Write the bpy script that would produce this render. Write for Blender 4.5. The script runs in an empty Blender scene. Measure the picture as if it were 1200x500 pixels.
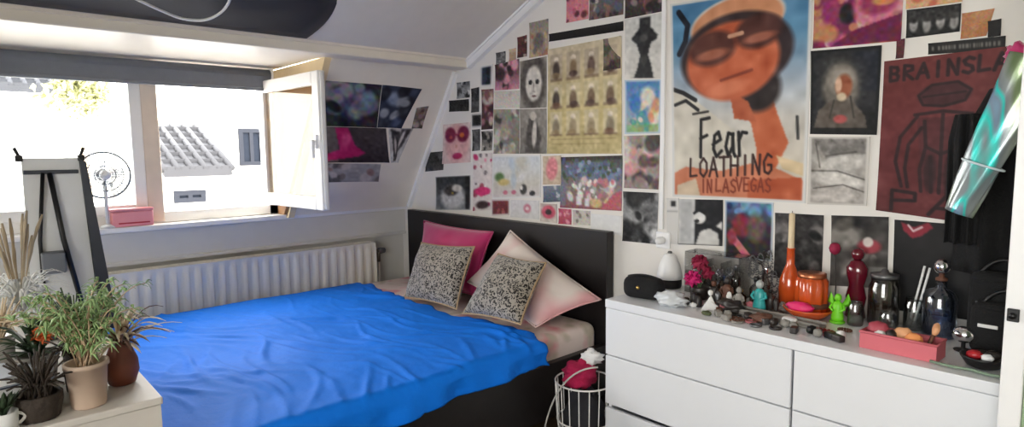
import bpy, bmesh, math, random
import numpy as np
from mathutils import Vector, Matrix, noise as mnoise

# ------------------------------------------------------------------ camera
FPX, YAW, PITCH, ROLL, CZ = 721.113, 47.527, 5.851, -0.639, 1.42
_y, _p, _r = (math.radians(a) for a in (YAW, PITCH, ROLL))
CF = Vector((-math.sin(_y)*math.cos(_p), math.cos(_y)*math.cos(_p), -math.sin(_p)))
_R0 = Vector((math.cos(_y), math.sin(_y), 0)); _U0 = _R0.cross(CF)
CR = math.cos(_r)*_R0 + math.sin(_r)*_U0
CU = -math.sin(_r)*_R0 + math.cos(_r)*_U0
CC = Vector((0, 0, CZ))
def ray(px, py): return CF + CR*((px-600)/FPX) - CU*((py-250)/FPX)
def on_plane(px, py, p0, n):
    d = ray(px, py); t = (Vector(p0)-CC).dot(Vector(n))/d.dot(Vector(n)); return CC + d*t
AX = [Vector((1,0,0)), Vector((0,1,0)), Vector((0,0,1))]
def at(px, py, ax, v): return on_plane(px, py, AX[ax]*v, AX[ax])

scene = bpy.context.scene
COL = scene.collection
cam = bpy.data.cameras.new('camera'); camo = bpy.data.objects.new('camera', cam); COL.objects.link(camo)
cam.sensor_width = 36; cam.lens = 36*FPX/1200; cam.clip_start = .02; cam.clip_end = 200
camo.matrix_world = Matrix((( CR.x, CU.x, -CF.x, CC.x), (CR.y, CU.y, -CF.y, CC.y), (CR.z, CU.z, -CF.z, CC.z), (0,0,0,1)))
scene.camera = camo

# ------------------------------------------------------------------ materials
def s2l(c):
    return tuple((x/12.92 if x <= .04045 else ((x+.055)/1.055)**2.4) for x in c)
def rgb(r, g, b): return s2l((r/255, g/255, b/255))
MATS = {}
def mat(name, col, rough=.6, metal=0, var=.06, scale=12, bump=0, bscale=60, spec=.5, trans=0, emit=0, coat=0, sheen=0):
    if name in MATS: return MATS[name]
    m = bpy.data.materials.new(name); m.use_nodes = True; MATS[name] = m
    nt = m.node_tree; b = nt.nodes['Principled BSDF']
    b.inputs['Roughness'].default_value = rough; b.inputs['Metallic'].default_value = metal
    b.inputs['Specular IOR Level'].default_value = spec
    b.inputs['Transmission Weight'].default_value = trans
    b.inputs['Coat Weight'].default_value = coat
    b.inputs['Sheen Weight'].default_value = sheen
    tc = nt.nodes.new('ShaderNodeTexCoord')
    n = nt.nodes.new('ShaderNodeTexNoise'); n.inputs['Scale'].default_value = scale; n.inputs['Detail'].default_value = 4
    nt.links.new(tc.outputs['Object'], n.inputs['Vector'])
    mx = nt.nodes.new('ShaderNodeMix'); mx.data_type = 'RGBA'
    c = Vector(col)
    mx.inputs['A'].default_value = (*(c*(1-var*2)), 1); mx.inputs['B'].default_value = (*[min(1, x) for x in c*(1+var*2)], 1)
    nt.links.new(n.outputs['Fac'], mx.inputs['Factor'])
    nt.links.new(mx.outputs['Result'], b.inputs['Base Color'])
    if emit:
        b.inputs['Emission Color'].default_value = (*col, 1); b.inputs['Emission Strength'].default_value = emit
    if bump:
        n2 = nt.nodes.new('ShaderNodeTexNoise'); n2.inputs['Scale'].default_value = bscale; n2.inputs['Detail'].default_value = 3
        nt.links.new(tc.outputs['Object'], n2.inputs['Vector'])
        bp = nt.nodes.new('ShaderNodeBump'); bp.inputs['Strength'].default_value = bump; bp.inputs['Distance'].default_value = .01
        nt.links.new(n2.outputs['Fac'], bp.inputs['Height']); nt.links.new(bp.outputs['Normal'], b.inputs['Normal'])
    return m
def glass(name, tint, mixf=.12, rough=.05, k=.6):
    """thin clear pane or vessel: tinted transparency under a fresnel gloss"""
    if name in MATS: return MATS[name]
    m = bpy.data.materials.new(name); m.use_nodes = True; MATS[name] = m
    nt = m.node_tree; nt.nodes.clear()
    out = nt.nodes.new('ShaderNodeOutputMaterial'); tr = nt.nodes.new('ShaderNodeBsdfTransparent'); tr.inputs[0].default_value = (*tint, 1)
    gl = nt.nodes.new('ShaderNodeBsdfGlossy'); gl.inputs['Roughness'].default_value = rough
    lw = nt.nodes.new('ShaderNodeLayerWeight'); lw.inputs[0].default_value = mixf+.2
    mth = nt.nodes.new('ShaderNodeMath'); mth.operation = 'MULTIPLY_ADD'; mth.inputs[1].default_value = k; mth.inputs[2].default_value = mixf*.4
    nt.links.new(lw.outputs['Fresnel'], mth.inputs[0])
    mx = nt.nodes.new('ShaderNodeMixShader'); nt.links.new(mth.outputs[0], mx.inputs[0])
    nt.links.new(tr.outputs[0], mx.inputs[1]); nt.links.new(gl.outputs[0], mx.inputs[2]); nt.links.new(mx.outputs[0], out.inputs[0])
    return m
def print_mat():
    m = bpy.data.materials.new('printed_paper'); m.use_nodes = True; nt = m.node_tree; b = nt.nodes['Principled BSDF']
    a = nt.nodes.new('ShaderNodeVertexColor'); a.layer_name = 'Col'
    nt.links.new(a.outputs['Color'], b.inputs['Base Color']); b.inputs['Roughness'].default_value = .5
    b.inputs['Specular IOR Level'].default_value = .3
    return m
PRINT = print_mat()

# ------------------------------------------------------------------ mesh helpers
class MB:
    def __init__(s): s.v = []; s.f = []; s.m = []; s.s = []
    def add(s, vs, fs, mi=0, smooth=True):
        o = len(s.v); s.v += [tuple(v) for v in vs]
        for f in fs: s.f.append([i+o for i in f]); s.m.append(mi); s.s.append(smooth)
        return s
    def box(s, a, b, bev=0, mi=0, seg=2):
        a = Vector(a); b = Vector(b); bm = bmesh.new(); bmesh.ops.create_cube(bm, size=1)
        for v in bm.verts: v.co = Vector(((a[i]+b[i])/2 + v.co[i]*abs(b[i]-a[i]) for i in range(3)))
        if bev: bmesh.ops.bevel(bm, geom=bm.edges[:], offset=bev, segments=seg, affect='EDGES', profile=.5)
        bm.verts.index_update()
        s.add([v.co for v in bm.verts], [[v.index for v in f.verts] for f in bm.faces], mi, bool(bev) and False); bm.free(); return s
    def lathe(s, prof, c=(0,0,0), seg=24, mi=0, sx=1, sy=1, smooth=True, rib=None):
        vs = []; fs = []; n = len(prof)
        for i, (r, z) in enumerate(prof):
            for k in range(seg):
                a = 2*math.pi*k/seg; q = r*(1+(rib[0]*math.cos(rib[1]*a) if rib else 0))
                vs.append((c[0]+q*sx*math.cos(a), c[1]+q*sy*math.sin(a), c[2]+z))
        for i in range(n-1):
            for k in range(seg): fs.append([i*seg+k, i*seg+(k+1) % seg, (i+1)*seg+(k+1) % seg, (i+1)*seg+k])
        if prof[0][0] > 1e-5: fs.append([k for k in range(seg)][::-1])
        if prof[-1][0] > 1e-5: fs.append([(n-1)*seg+k for k in range(seg)])
        return s.add(vs, fs, mi, smooth)
    def tube(s, pts, r, seg=8, mi=0, closed=False):
        pts = [Vector(p) for p in pts]; n = len(pts); vs = []; fs = []
        rr = r if isinstance(r, (list, tuple)) else [r]*n
        prev = None
        for i, p in enumerate(pts):
            if closed: t = (pts[(i+1) % n]-pts[i-1]).normalized()
            else: t = (pts[min(i+1, n-1)]-pts[max(i-1, 0)]).normalized()
            u = (prev - t*prev.dot(t)) if prev else t.orthogonal()
            if u.length < 1e-6: u = t.orthogonal()
            u.normalize(); prev = u; w = t.cross(u)
            for k in range(seg):
                a = 2*math.pi*k/seg; vs.append(p+(u*math.cos(a)+w*math.sin(a))*rr[i])
        for i in range(n if closed else n-1):
            j = (i+1) % n
            for k in range(seg): fs.append([i*seg+k, i*seg+(k+1) % seg, j*seg+(k+1) % seg, j*seg+k])
        if not closed:
            fs.append([k for k in range(seg)][::-1]); fs.append([(n-1)*seg+k for k in range(seg)])
        return s.add(vs, fs, mi)
    def ell(s, c, r, mi=0, seg=16, rings=10, M=None, lump=0, seed=0):
        vs = []; fs = []
        for i in range(rings+1):
            t = math.pi*i/rings
            for k in range(seg):
                a = 2*math.pi*k/seg
                p = Vector((math.sin(t)*math.cos(a), math.sin(t)*math.sin(a), -math.cos(t)))
                q = 1+lump*mnoise.noise(p*2.2+Vector((seed*3.7, seed, 0)))
                p = Vector((p.x*r[0], p.y*r[1], p.z*r[2]))*q
                if M: p = M @ p
                vs.append(p+Vector(c))
        for i in range(rings):
            for k in range(seg): fs.append([i*seg+k, i*seg+(k+1) % seg, (i+1)*seg+(k+1) % seg, (i+1)*seg+k])
        return s.add(vs, fs, mi)
    def leaf(s, pts, w, side, mi=0, cup=.15):
        """a blade of real thickness along pts, widest in the middle"""
        pts = [Vector(p) for p in pts]; n = len(pts); side = Vector(side).normalized(); vs = []; fs = []
        for i, p in enumerate(pts):
            t = (pts[min(i+1, n-1)]-pts[max(i-1, 0)]).normalized(); sd = (side-t*side.dot(t)); sd.normalize(); up = t.cross(sd)
            q = i/(n-1); ww = w*(math.sin(math.pi*min(1, q*.93+.07))**.7)*.5
            vs += [p-sd*ww+up*ww*cup, p+up*.0008, p+sd*ww+up*ww*cup, p-up*.0008]
        for i in range(n-1):
            a = i*4; b = a+4
            fs += [[a, a+1, b+1, b], [a+1, a+2, b+2, b+1], [a+2, a+3, b+3, b+2], [a+3, a, b, b+3]]
        return s.add(vs, fs, mi)
    def prism(s, pts, d, mi=0):
        """closed outline pts (3D, planar) extruded by vector d"""
        n = len(pts); d = Vector(d); vs = [Vector(p) for p in pts]+[Vector(p)+d for p in pts]
        fs = [list(range(n))[::-1], list(range(n, 2*n))]+[[i, (i+1) % n, n+(i+1) % n, n+i] for i in range(n)]
        return s.add(vs, fs, mi, False)
    def xf(s, M): s.v = [tuple(M @ Vector(v)) for v in s.v]; return s
    def build(s, name, mats, parent=None, loc=(0,0,0)):
        me = bpy.data.meshes.new(name); me.from_pydata(s.v, [], s.f); me.update()
        for m in (mats if isinstance(mats, (list, tuple)) else [mats]): me.materials.append(m)
        me.polygons.foreach_set('material_index', s.m); me.polygons.foreach_set('use_smooth', s.s)
        bm = bmesh.new(); bm.from_mesh(me); bmesh.ops.recalc_face_normals(bm, faces=bm.faces); bm.to_mesh(me); bm.free()
        o = bpy.data.objects.new(name, me); COL.objects.link(o); o.location = loc
        if parent: o.parent = parent
        return o
def tag(o, label, cat, group=None, kind=None):
    o['label'] = label; o['category'] = cat
    if group: o['group'] = group
    if kind: o['kind'] = kind
    return o
def thing(name, label, cat, loc=(0,0,0), rz=0, group=None):
    o = bpy.data.objects.new(name, None); COL.objects.link(o); o.empty_display_size = .05
    o.location = loc; o.rotation_euler = (0, 0, rz); tag(o, label, cat, group); return o
def struct(name, mb, m, label=None, parent=None):
    o = mb.build(name, m, parent)
    if not parent: o['kind'] = 'structure'
    if label: o['label'] = label
    return o
def copy_tree(root):
    r = root.copy(); COL.objects.link(r)
    for ch in [o for o in bpy.data.objects if o.parent == root]:
        c = ch.copy(); COL.objects.link(c); c.parent = r
    return r
def bez(p0, p1, p2, n=10):
    p0, p1, p2 = Vector(p0), Vector(p1), Vector(p2)
    return [p0*(1-t)**2+p1*2*t*(1-t)+p2*t*t for t in (i/(n-1) for i in range(n))]

# ------------------------------------------------------------------ colours
M_wall = mat('wall_paint', rgb(232,228,222), .75, var=.015, bump=.05, bscale=90)
M_slope = mat('ceiling_paint', rgb(232,226,214), .7, var=.02, bump=.05, bscale=40)
M_grey = mat('knee_paint', rgb(208,206,200), .55, var=.02)
M_cream = mat('cream_gloss', rgb(234,226,212), .4, var=.02)
M_white = mat('white_paint', rgb(240,240,240), .4, var=.01)
M_pvc = mat('window_frame_paint', rgb(240,238,234), .35, var=.01)
M_tan = mat('bare_wood', rgb(196,170,140), .6, var=.08)
M_floor = mat('floor_boards', rgb(90,72,56), .5, var=.15)
M_blk = mat('black_brown', rgb(24,20,20), .42, var=.1, bump=.04)
M_black = mat('black_plastic', rgb(18,18,20), .4, var=.05)
M_blackc = mat('black_cloth', rgb(16,16,18), .9, var=.2, bump=.3, bscale=150)
M_lacq = mat('white_lacquer', rgb(234,236,240), .35, var=.008, coat=.1)
M_blue = None
M_chrome = mat('chrome', rgb(220,220,225), .15, metal=1, var=.02)
M_clear = glass('clear_glass', (.86,.88,.88), .18)
M_pane = glass('window_glass', (.97,.98,.98), .05, .01)
# ------------------------------------------------------------------ the room
YW = 2.55; YS = -2.0; XE = 1.6; ZS = 1.018; ZK = 1.955
struct('floor', MB().box((-4.3, YS-.1, -.1), (XE+.1, YW+.1, 0)), M_floor)
struct('wall_north', MB().box((-4.3, YW, 0), (XE+.1, YW+.12, 2.75)), M_wall)
struct('wall_east', MB().box((XE, YS, 0), (XE+.1, YW, 2.75)), M_wall)
w = MB()
for a, b in (((-4.3, 0), (-.9, 2.75)), ((1.1, 0), (XE+.1, 2.75)), ((-.9, 0), (1.1, .8)), ((-.9, 2.2), (1.1, 2.75))):
    w.box((a[0], YS-.1, a[1]), (b[0], YS, b[1]))
struct('wall_south', w, M_wall)
w = MB()
for a, b in (((-.9, .8), (-.83, 2.2)), ((1.03, .8), (1.1, 2.2)), ((.06, .87), (.13, 2.13)), ((-.83, .8), (1.03, .87)), ((-.83, 2.13), (1.03, 2.2))):
    w.box((a[0], YS-.08, a[1]), (b[0], YS-.02, b[1]), .005)
w2 = struct('window_2', w, M_pvc)
MB().box((-.83, YS-.055, .87), (1.03, YS-.05, 2.13)).build('pane', M_pane, w2)
# ceiling: the slope above the beam, then flat
pa, pb = at(553, 69, 1, YW), at(626, 0, 1, YW)
sl = (pb.z-pa.z)/(pb.x-pa.x)
xt = pa.x+(2.5-pa.z)/sl
w = MB()
w.prism([(pa.x, YS, pa.z), (xt, YS, 2.5), (XE, YS, 2.5), (XE, YS, 2.7), (xt-.1, YS, 2.7), (pa.x-.15, YS, pa.z+.1)], (0, YW-YS, 0))
struct('ceiling', w, M_slope)
def ceil_z(x): return pa.z+(x-pa.x)*sl
# batten under the slope along the picture wall
w = MB()
n = Vector((-sl, 0, 1)).normalized()
q0 = Vector((pa.x-.03, YW-.035, ceil_z(pa.x-.03))); q1 = Vector((xt, YW-.035, 2.5))
w.prism([q0, q1, q1-n*.05, q0-n*.05], (0, .035, 0))
q0 = q0+Vector((0, -.012, 0)); q1 = q1+Vector((0, -.012, 0))
w.prism([q0, q1, q1-n*.012, q0-n*.012], (0, .047, 0))
struct('trim_1', w, M_white)
w = MB(); w.box((-3.30, YS, 1.95), (-3.165, YW, 2.012), .008)
w.box((-3.165, YS, 1.995), (-3.15, YW, 2.03), .003)
struct('trim_2', w, M_cream)
# dormer: soffit, cheek, knee wall, sill
struct('ceiling_dormer', MB().box((-4.3, YS, 1.957), (-3.29, 1.62, 2.02)).box((-3.6, 1.66, 1.962), (-3.27, YW+.1, 2.1)).box((-3.3, YS, 2.015), (-3.0, YW+.1, 2.03)) if False else MB().box((-4.3, YS, 1.957), (-3.29, 1.62, 2.02)).box((-3.6, 1.66, 1.965), (-3.27, YW+.1, 2.15)), M_cream)  # second box is out of view, added to stop light leaking over the mansard
struct('wall_dormer', MB().prism([(-4.3, 1.62, ZS-.02), (-3.93, 1.62, ZS-.02), (-3.316, 1.62, 1.955), (-4.3, 1.62, 1.955)], (0, .04, 0)), mat('honey_board', rgb(226,206,168), .5, var=.08, scale=4))
struct('reflection_board', MB().prism([(-4.045, 1.60, ZS+.002), (-3.95, 1.60, ZS+.002), (-3.40, 1.60, 1.83), (-3.40, 1.60, 1.87), (-4.045, 1.60, 1.87)], (0, .018, 0)), mat('reflection_brown', rgb(150,112,76), .6, var=.12, scale=4))  # added board, its brown stands in for a reflection in the casement pane
struct('wall_mansard', MB().prism([(-3.927, 1.622, 1.012), (-3.316, 1.622, 1.957), (-3.36, 1.622, 2.0), (-4.0, 1.622, 1.012)], (0, YW-1.622, 0)), M_slope)
w = MB(); q0 = Vector((-3.922, YW-.03, 1.02)); q1 = Vector((-3.322, YW-.03, 1.945)); n = Vector((.925, 0, -.6)).normalized()
w.prism([q0, q1, q1+n*.028, q0+n*.028], (0, .03, 0)); struct('trim_3', w, M_white)
w = MB().box((-4.15, YS, 0), (-4.03, YW, 1.0)); w.box((-4.3, YS, .9), (-4.12, -1.62, 2.0))
struct('wall_west', w, M_grey)
struct('trim_6', MB().box((-4.2, YS, .987), (-3.965, YW-.002, ZS), .006), M_white)
w = MB(); w.box((-4.03, YS, .812), (-3.99, YW-.002, .986), .004)
w.box((-4.03, YS, .80), (-3.975, YW-.002, .822), .004)
struct('trim_4', w, M_grey)
# window: frame, fixed light on the left, casement swung open on the right
XW = -4.06
w = MB()
w.box((XW-.06, -1.62, ZS), (XW, 1.62, ZS+.065), .006); w.box((XW-.06, -1.62, 1.885), (XW, 1.62, 1.957), .006)
w.box((XW-.06, 1.55, ZS), (XW, 1.62, 1.957), .006); w.box((XW-.06, -1.62, ZS), (XW, -1.55, 1.957), .006)
w.box((XW-.06, -.46, ZS), (XW, -.39, 1.957), .006)
win = struct('window_1', w, M_pvc)
w = MB().box((XW-.065, .845, ZS+.01), (XW+.012, .93, 1.95), .006); w.build('mullion', mat('pale_wood', rgb(222,206,188), .6, var=.05), win)
w = MB()
for y0, y1 in ((-.39, .845),):
    w.box((XW-.045, y0, ZS+.06), (XW+.015, y0+.06, 1.89), .006); w.box((XW-.045, y1-.06, ZS+.06), (XW+.015, y1, 1.89), .006)
    w.box((XW-.045, y0+.06, ZS+.06), (XW+.015, y1-.06, ZS+.12), .006); w.box((XW-.045, y0+.06, 1.83), (XW+.015, y1-.06, 1.89), .006)
sash = w.build('sash', M_pvc, win)
MB().box((XW-.02, -.33, ZS+.12), (XW-.016, .785, 1.83)).build('pane', M_pane, sash)
MB().box((XW-.02, -1.55, ZS+.06), (XW-.016, -.46, 1.89)).build('pane', M_pane, win)
fr = at(384, 170, 1, 1.585); Lc = (Vector((fr.x, 1.585))-Vector((XW+.02, 1.545))).length
Mc = Matrix.Translation((XW+.02, 1.545, 0)) @ Matrix.Rotation(math.atan2(1.585-1.545, fr.x-XW-.02), 4, 'Z')
z0, z1 = ZS+.075, 1.872
w = MB(); t = .045
w.box((0, -t, z0), (.075, 0, z1), .007).box((Lc-.075, -t, z0), (Lc, 0, z1), .007)
w.box((.075, -t, z0), (Lc-.075, 0, z0+.075), .007).box((.075, -t, z1-.075), (Lc-.075, 0, z1), .007)
w.box((Lc-.002, -t*.75, z0+.01), (Lc+.012, -t*.3, z1-.01), .003)
w.xf(Mc); cas = w.build('casement', M_pvc, win)
MB().box((.07, -t*.6, z0+.07), (Lc-.07, -t*.5, z1-.07)).xf(Mc).build('pane', glass('casement_glass', (.86,.83,.76), .02, .02, .10), cas)
w = MB().box((Lc-.05, -t-.012, 1.44), (Lc-.025, -t, 1.52), .004).box((Lc-.046, -t-.035, 1.39), (Lc-.029, -t-.015, 1.49), .004).box((Lc-.044, -t-.03, 1.475), (Lc-.031, -t, 1.49), .002)
w.xf(Mc).build('handle', M_white, cas)
# roller blind
M_blind = mat('blind_fabric', rgb(112,116,124), .8, var=.05, scale=30)
rb = thing('roller_blind', 'dark grey roller blind rolled up along the top of the window', 'blind', (-3.98, 0, 1.9))
MB().tube([(0, -1.5, .01), (0, 1.56, .01)], .036, 16).build('roll', M_blind, rb)
MB().box((.028, -1.5, -.075), (.034, 1.555, .012), .002).build('blind_fabric', M_blind, rb)
MB().box((.02, -1.5, -.092), (.042, 1.555, -.072), .005).build('bottom_bar', mat('blind_bar', rgb(120,124,132), .4), rb)
w = MB().box((-.05, 1.56, -.035), (.045, 1.572, .055), .004); w.build('bracket', M_white, rb)
# dark cloth pinned under the sloped ceiling, and the loose white cable
def on_ceil(px, py): return on_plane(px, py, pa, (-sl, 0, 1))
e0, e1 = on_ceil(360, 42), on_ceil(397, -2)
nx, ny = 26, 40; vs = []; fs = []; nn = Vector((sl, 0, -1)).normalized()
for k in range(2):
    for i in range(nx):
        for j in range(ny):
            u = i/(nx-1); v = j/(ny-1)
            x = -3.13+u*1.0
            s_ = (x-e0.x)/(e1.x-e0.x)
            yr = e0.y+(e1.y-e0.y)*min(1.6, s_)+.03*math.sin(min(1, s_)*math.pi)
            y = YS+.15+(yr-YS-.15)*v
            sag = .012+.05*math.sin(math.pi*u)*math.sin(math.pi*v)+.014*math.sin(9*v+5*u)*math.sin(math.pi*u)+.006*math.sin(31*v-7*u)*u*(1-u)*4
            vs.append(Vector((x, y, ceil_z(x)))+nn*(sag-(.003 if k else 0)))
N = nx*ny
for k in range(2):
    for i in range(nx-1):
        for j in range(ny-1):
            a = k*N+i*ny+j; fs.append([a, a+1, a+ny+1, a+ny])
rim = [i*ny for i in range(nx)]+[(nx-1)*ny+j for j in range(1, ny)]+[i*ny+ny-1 for i in range(nx-2, -1, -1)]+[j for j in range(ny-2, 0, -1)]
for a, b in zip(rim, rim[1:]+rim[:1]): fs.append([a, b, b+N, a+N])
tag(MB().add(vs, fs).build('ceiling_drape', mat('navy_satin', rgb(18,22,38), .55, var=.1, spec=.25, sheen=.1)), 'dark navy cloth sagging under the sloped ceiling above the window', 'drape')
pts = [on_ceil(x, y)+nn*.085 for x, y in ((150, -25), (185, -8), (210, 2), (235, 4), (252, -3), (262, -14), (268, -30))]
cb = []
for i in range(len(pts)-1):
    for k in range(5): 
        t = k/5; p0 = pts[max(i-1, 0)]; p1 = pts[i]; p2 = pts[i+1]; p3 = pts[min(i+2, len(pts)-1)]
        cb.append(.5*((2*p1)+(p2-p0)*t+(2*p0-5*p1+4*p2-p3)*t*t+(3*p1-p0-3*p2+p3)*t**3))
tag(MB().tube(cb, .006, 8).build('hanging_cable', M_white), 'white cable looping below the dark ceiling cloth', 'cable')

# radiator
rd = thing('radiator', 'white ribbed panel radiator under the window sill beside the bed', 'radiator', (-3.89, 0, 0))
M_rad = mat('radiator_enamel', rgb(232,227,214), .4, var=.01)
ys, ye, zb, zt = .12, 2.235, .16, .775; n = int((ye-ys)/.0055); vs = []; fs = []
zz = [zb, zb+.03, zb+.05, zt-.05, zt-.03, zt]; dd = [0, 0, 1, 1, 0, 0]
for i in range(n+1):
    y = ys+(ye-ys)*i/n; c = math.cos(2*math.pi*(y-ys)/.0665); rib = max(-.6, min(.6, c*1.3))/.6
    for z, d in zip(zz, dd): vs.append((-.008+.009*rib*d, y, z))
for i in range(n):
    for k in range(5): a = i*6+k; fs.append([a, a+1, a+7, a+6])
o = len(vs)
w = MB().add(vs, fs); w.box((-.03, ys, zb), (-.018, ye, zt)); w.box((-.03, ys, zt-.006), (-.006, ye, zt)); w.box((-.03, ys, zb), (-.006, ye, zb+.006)); w.box((-.03, ye-.004, zb), (-.006, ye, zt))
w.build('front_panel', M_rad, rd)
MB().box((-.095, ys, zb), (-.08, ye, zt), .004).build('rear_panel', M_rad, rd)
w = MB(); w.box((-.085, ys, zt-.008), (-.072, ye, zt+.004), .002).box((-.04, ys, zt-.008), (-.028, ye, zt+.004), .002)
for i in range(70): y = ys+.01+i*(ye-ys-.02)/69; w.box((-.073, y, zt-.006), (-.039, y+.006, zt+.001))
w.build('top_grille', M_rad, rd)
MB().box((-.1, ye-.001, zb+.01), (-.012, ye+.005, zt-.01), .003).build('side_cover', M_rad, rd)
w = MB().tube([(-.06, ye+.004, .70), (-.06, ye+.05, .70)], .013, 12).tube([(-.06, ye+.05, .71), (-.06, ye+.05, .62)], .014, 12)
vv = w.build('valve', mat('brass_dull', rgb(150,140,120), .35, metal=1), rd)
MB().lathe([(.013, 0), (.02, .004), (.022, .02), (.019, .05), (.012, .056)], (0, 0, 0), 20, rib=(.05, 10)).xf(Matrix.Translation((-.06, ye+.05, .70)) @ Matrix.Rotation(math.radians(90), 4, 'X') @ Matrix.Rotation(math.pi, 4, 'X')).build('valve_knob', mat('grey_plastic', rgb(90,90,92), .5), vv)
MB().tube([(-.06, ye+.05, .63), (-.06, ye+.05, .0)], .009, 10).build('pipe', M_rad, rd)
MB().box((-.139, .6, .25), (-.094, .64, .7), .003).build('wall_bracket', M_rad, rd); MB().box((-.139, 1.8, .25), (-.094, 1.84, .7), .003).build('wall_bracket', M_rad, rd)

# ------------------------------------------------------------------ outside
M_render = mat('neighbour_render', rgb(200,198,192), .9, var=.03)
def roofmat(name, c, s):
    m = mat(name, c, .8, var=.12, scale=3); return m
def house(name, label, X, pxs, zlow, roof=None, wins=(), cw=M_render):
    a = at(pxs[0], pxs[1], 0, X); b = at(pxs[2], pxs[1], 0, X)
    h = thing(name, label, 'house', (X, (a.y+b.y)/2, -6))
    yc = (a.y+b.y)/2; H = a.z+6
    MB().box((-5, a.y-yc, 0), (0, b.y-yc, H)).build('wall', cw, h)
    if roof:
        ra = at(roof[0], roof[1], 0, X-2.0); rb_ = at(roof[2], roof[3], 0, X+.25); ya = at(roof[0], roof[3], 0, X+.25).y-yc; yb = rb_.y-yc
        if yb < ya: ya, yb = yb, ya
        p0 = Vector((.25, ya, rb_.z+6)); p1 = Vector((-2.0, ya, ra.z+6)); w = MB()
        w.prism([p0, p1, p1-Vector((0, 0, .12)), p0-Vector((0, 0, .12))], (0, yb-ya, 0))
        k = int((yb-ya)/.24)
        for i in range(k+1):
            y = ya+(yb-ya)*i/k; w.tube([p0+Vector((0, y-ya, .02)), p1+Vector((0, y-ya, .02))], .06, 8)
        for j in range(7):
            q = p0.lerp(p1, j/7)+Vector((0, 0, .03)); w.box((q.x-.05, ya, q.z-.03), (q.x+.0, yb, q.z+.05))
        w.build('roof', roof[4], h)
    for x0, y0, x1, y1 in wins:
        p, q = at(x0, y1, 0, X), at(x1, y0, 0, X)
        fr_ = MB()
        for s0, s1, t0, t1 in ((p.y, q.y, p.z, p.z+.09), (p.y, q.y, q.z-.09, q.z), (p.y, p.y+.09, p.z+.09, q.z-.09), (q.y-.09, q.y, p.z+.09, q.z-.09), ((p.y+q.y)/2-.04, (p.y+q.y)/2+.04, p.z+.09, q.z-.09)):
            fr_.box((-.02, s0-yc, t0+6), (.06, s1-yc, t1+6))
        fw = fr_.build('window_frame', mat('dark_frame', rgb(40,42,48), .8, spec=.1), h)
        MB().box((-.01, p.y-yc, p.z+6), (.015, q.y-yc, q.z+6)).build('pane', mat('far_window_pane', rgb(34,38,46), .9, spec=.05), fw)
    return h
M_roof = roofmat('roof_tiles', rgb(44,44,47), 6)
house('neighbour_house', 'pale house with grey tiled roof seen through the window beside the mullion', -13, (188, 200, 276), -6, (192, 146, 272, 198, M_roof), [(204, 222, 240, 238)])
house('neighbour_house', 'white house with one dark framed window seen beside the open casement', -14.5, (277, 138, 420), -6, None, [(281, 151, 307, 194)])
house('neighbour_house', 'far pale house with a tiled roof at the top left of the window', -17, (-120, 108, 84), -6, (-120, 70, 80, 104, roofmat('far_roof_tiles', rgb(44,45,50), 6)), [])
tr = thing('tree', 'yellow green treetop outside behind the left window pane', 'tree', (-13, at(95, 140, 0, -13).y, -6))
MB().tube([(0, 0, 0), (.05, .05, 3), (0, 0, 8.2)], [.16, .12, .05], 8).build('trunk', M_tan, tr)
random.seed(5); c = at(97, 104, 0, -13); w = MB()
for i in range(420):
    p = Vector((random.gauss(0, .2), random.gauss(0, .2), random.gauss(0, .18)))
    d = Vector((random.uniform(-1, 1), random.uniform(-1, 1), random.uniform(-1, .6))).normalized()
    w.leaf([p, p+d*.07, p+d*.16+Vector((0, 0, -.02))], .09, d.orthogonal())
o = w.build('foliage', mat('lime_leaf', rgb(152,152,104), .6, var=.2), tr, (0, 0, c.z+6))
struct('ground', MB().box((-60, -60, -6.2), (60, 60, -6)), mat('street_paving', rgb(196,194,190), .9))

# ------------------------------------------------------------------ bed
XL, XR = -3.86, -1.99
bed = thing('double_bed', 'black brown double bed with a plain panel headboard below the picture wall', 'bed', ((XL+XR)/2, 2.49, 0))
bc = Vector((-(XL+XR)/2, -2.49, 0))
def bpart(mb, name, m): return mb.xf(Matrix.Translation(bc)).build(name, m, bed)
bpart(MB().box((XL, 2.485, 0), (XR, 2.54, .995), .004), 'headboard', M_blk)
bpart(MB().box((XR-.04, .47, .13), (XR, 2.484, .40), .004), 'side_rail', M_blk)
bpart(MB().box((XL, .47, .13), (XL+.04, 2.484, .40), .004), 'side_rail', M_blk)
bpart(MB().box((XL, .43, .0), (XR, .469, .44), .004), 'footboard', M_blk)
w = MB()
for i in range(18): y = .52+i*.11; w.box((XL+.045, y, .262), (XR-.045, y+.07, .28))
bpart(w, 'slat_base', M_tan)
M_sheet = mat('floral_sheet', rgb(236,220,212), .85, var=.04, scale=7)
nt = M_sheet.node_tree
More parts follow.
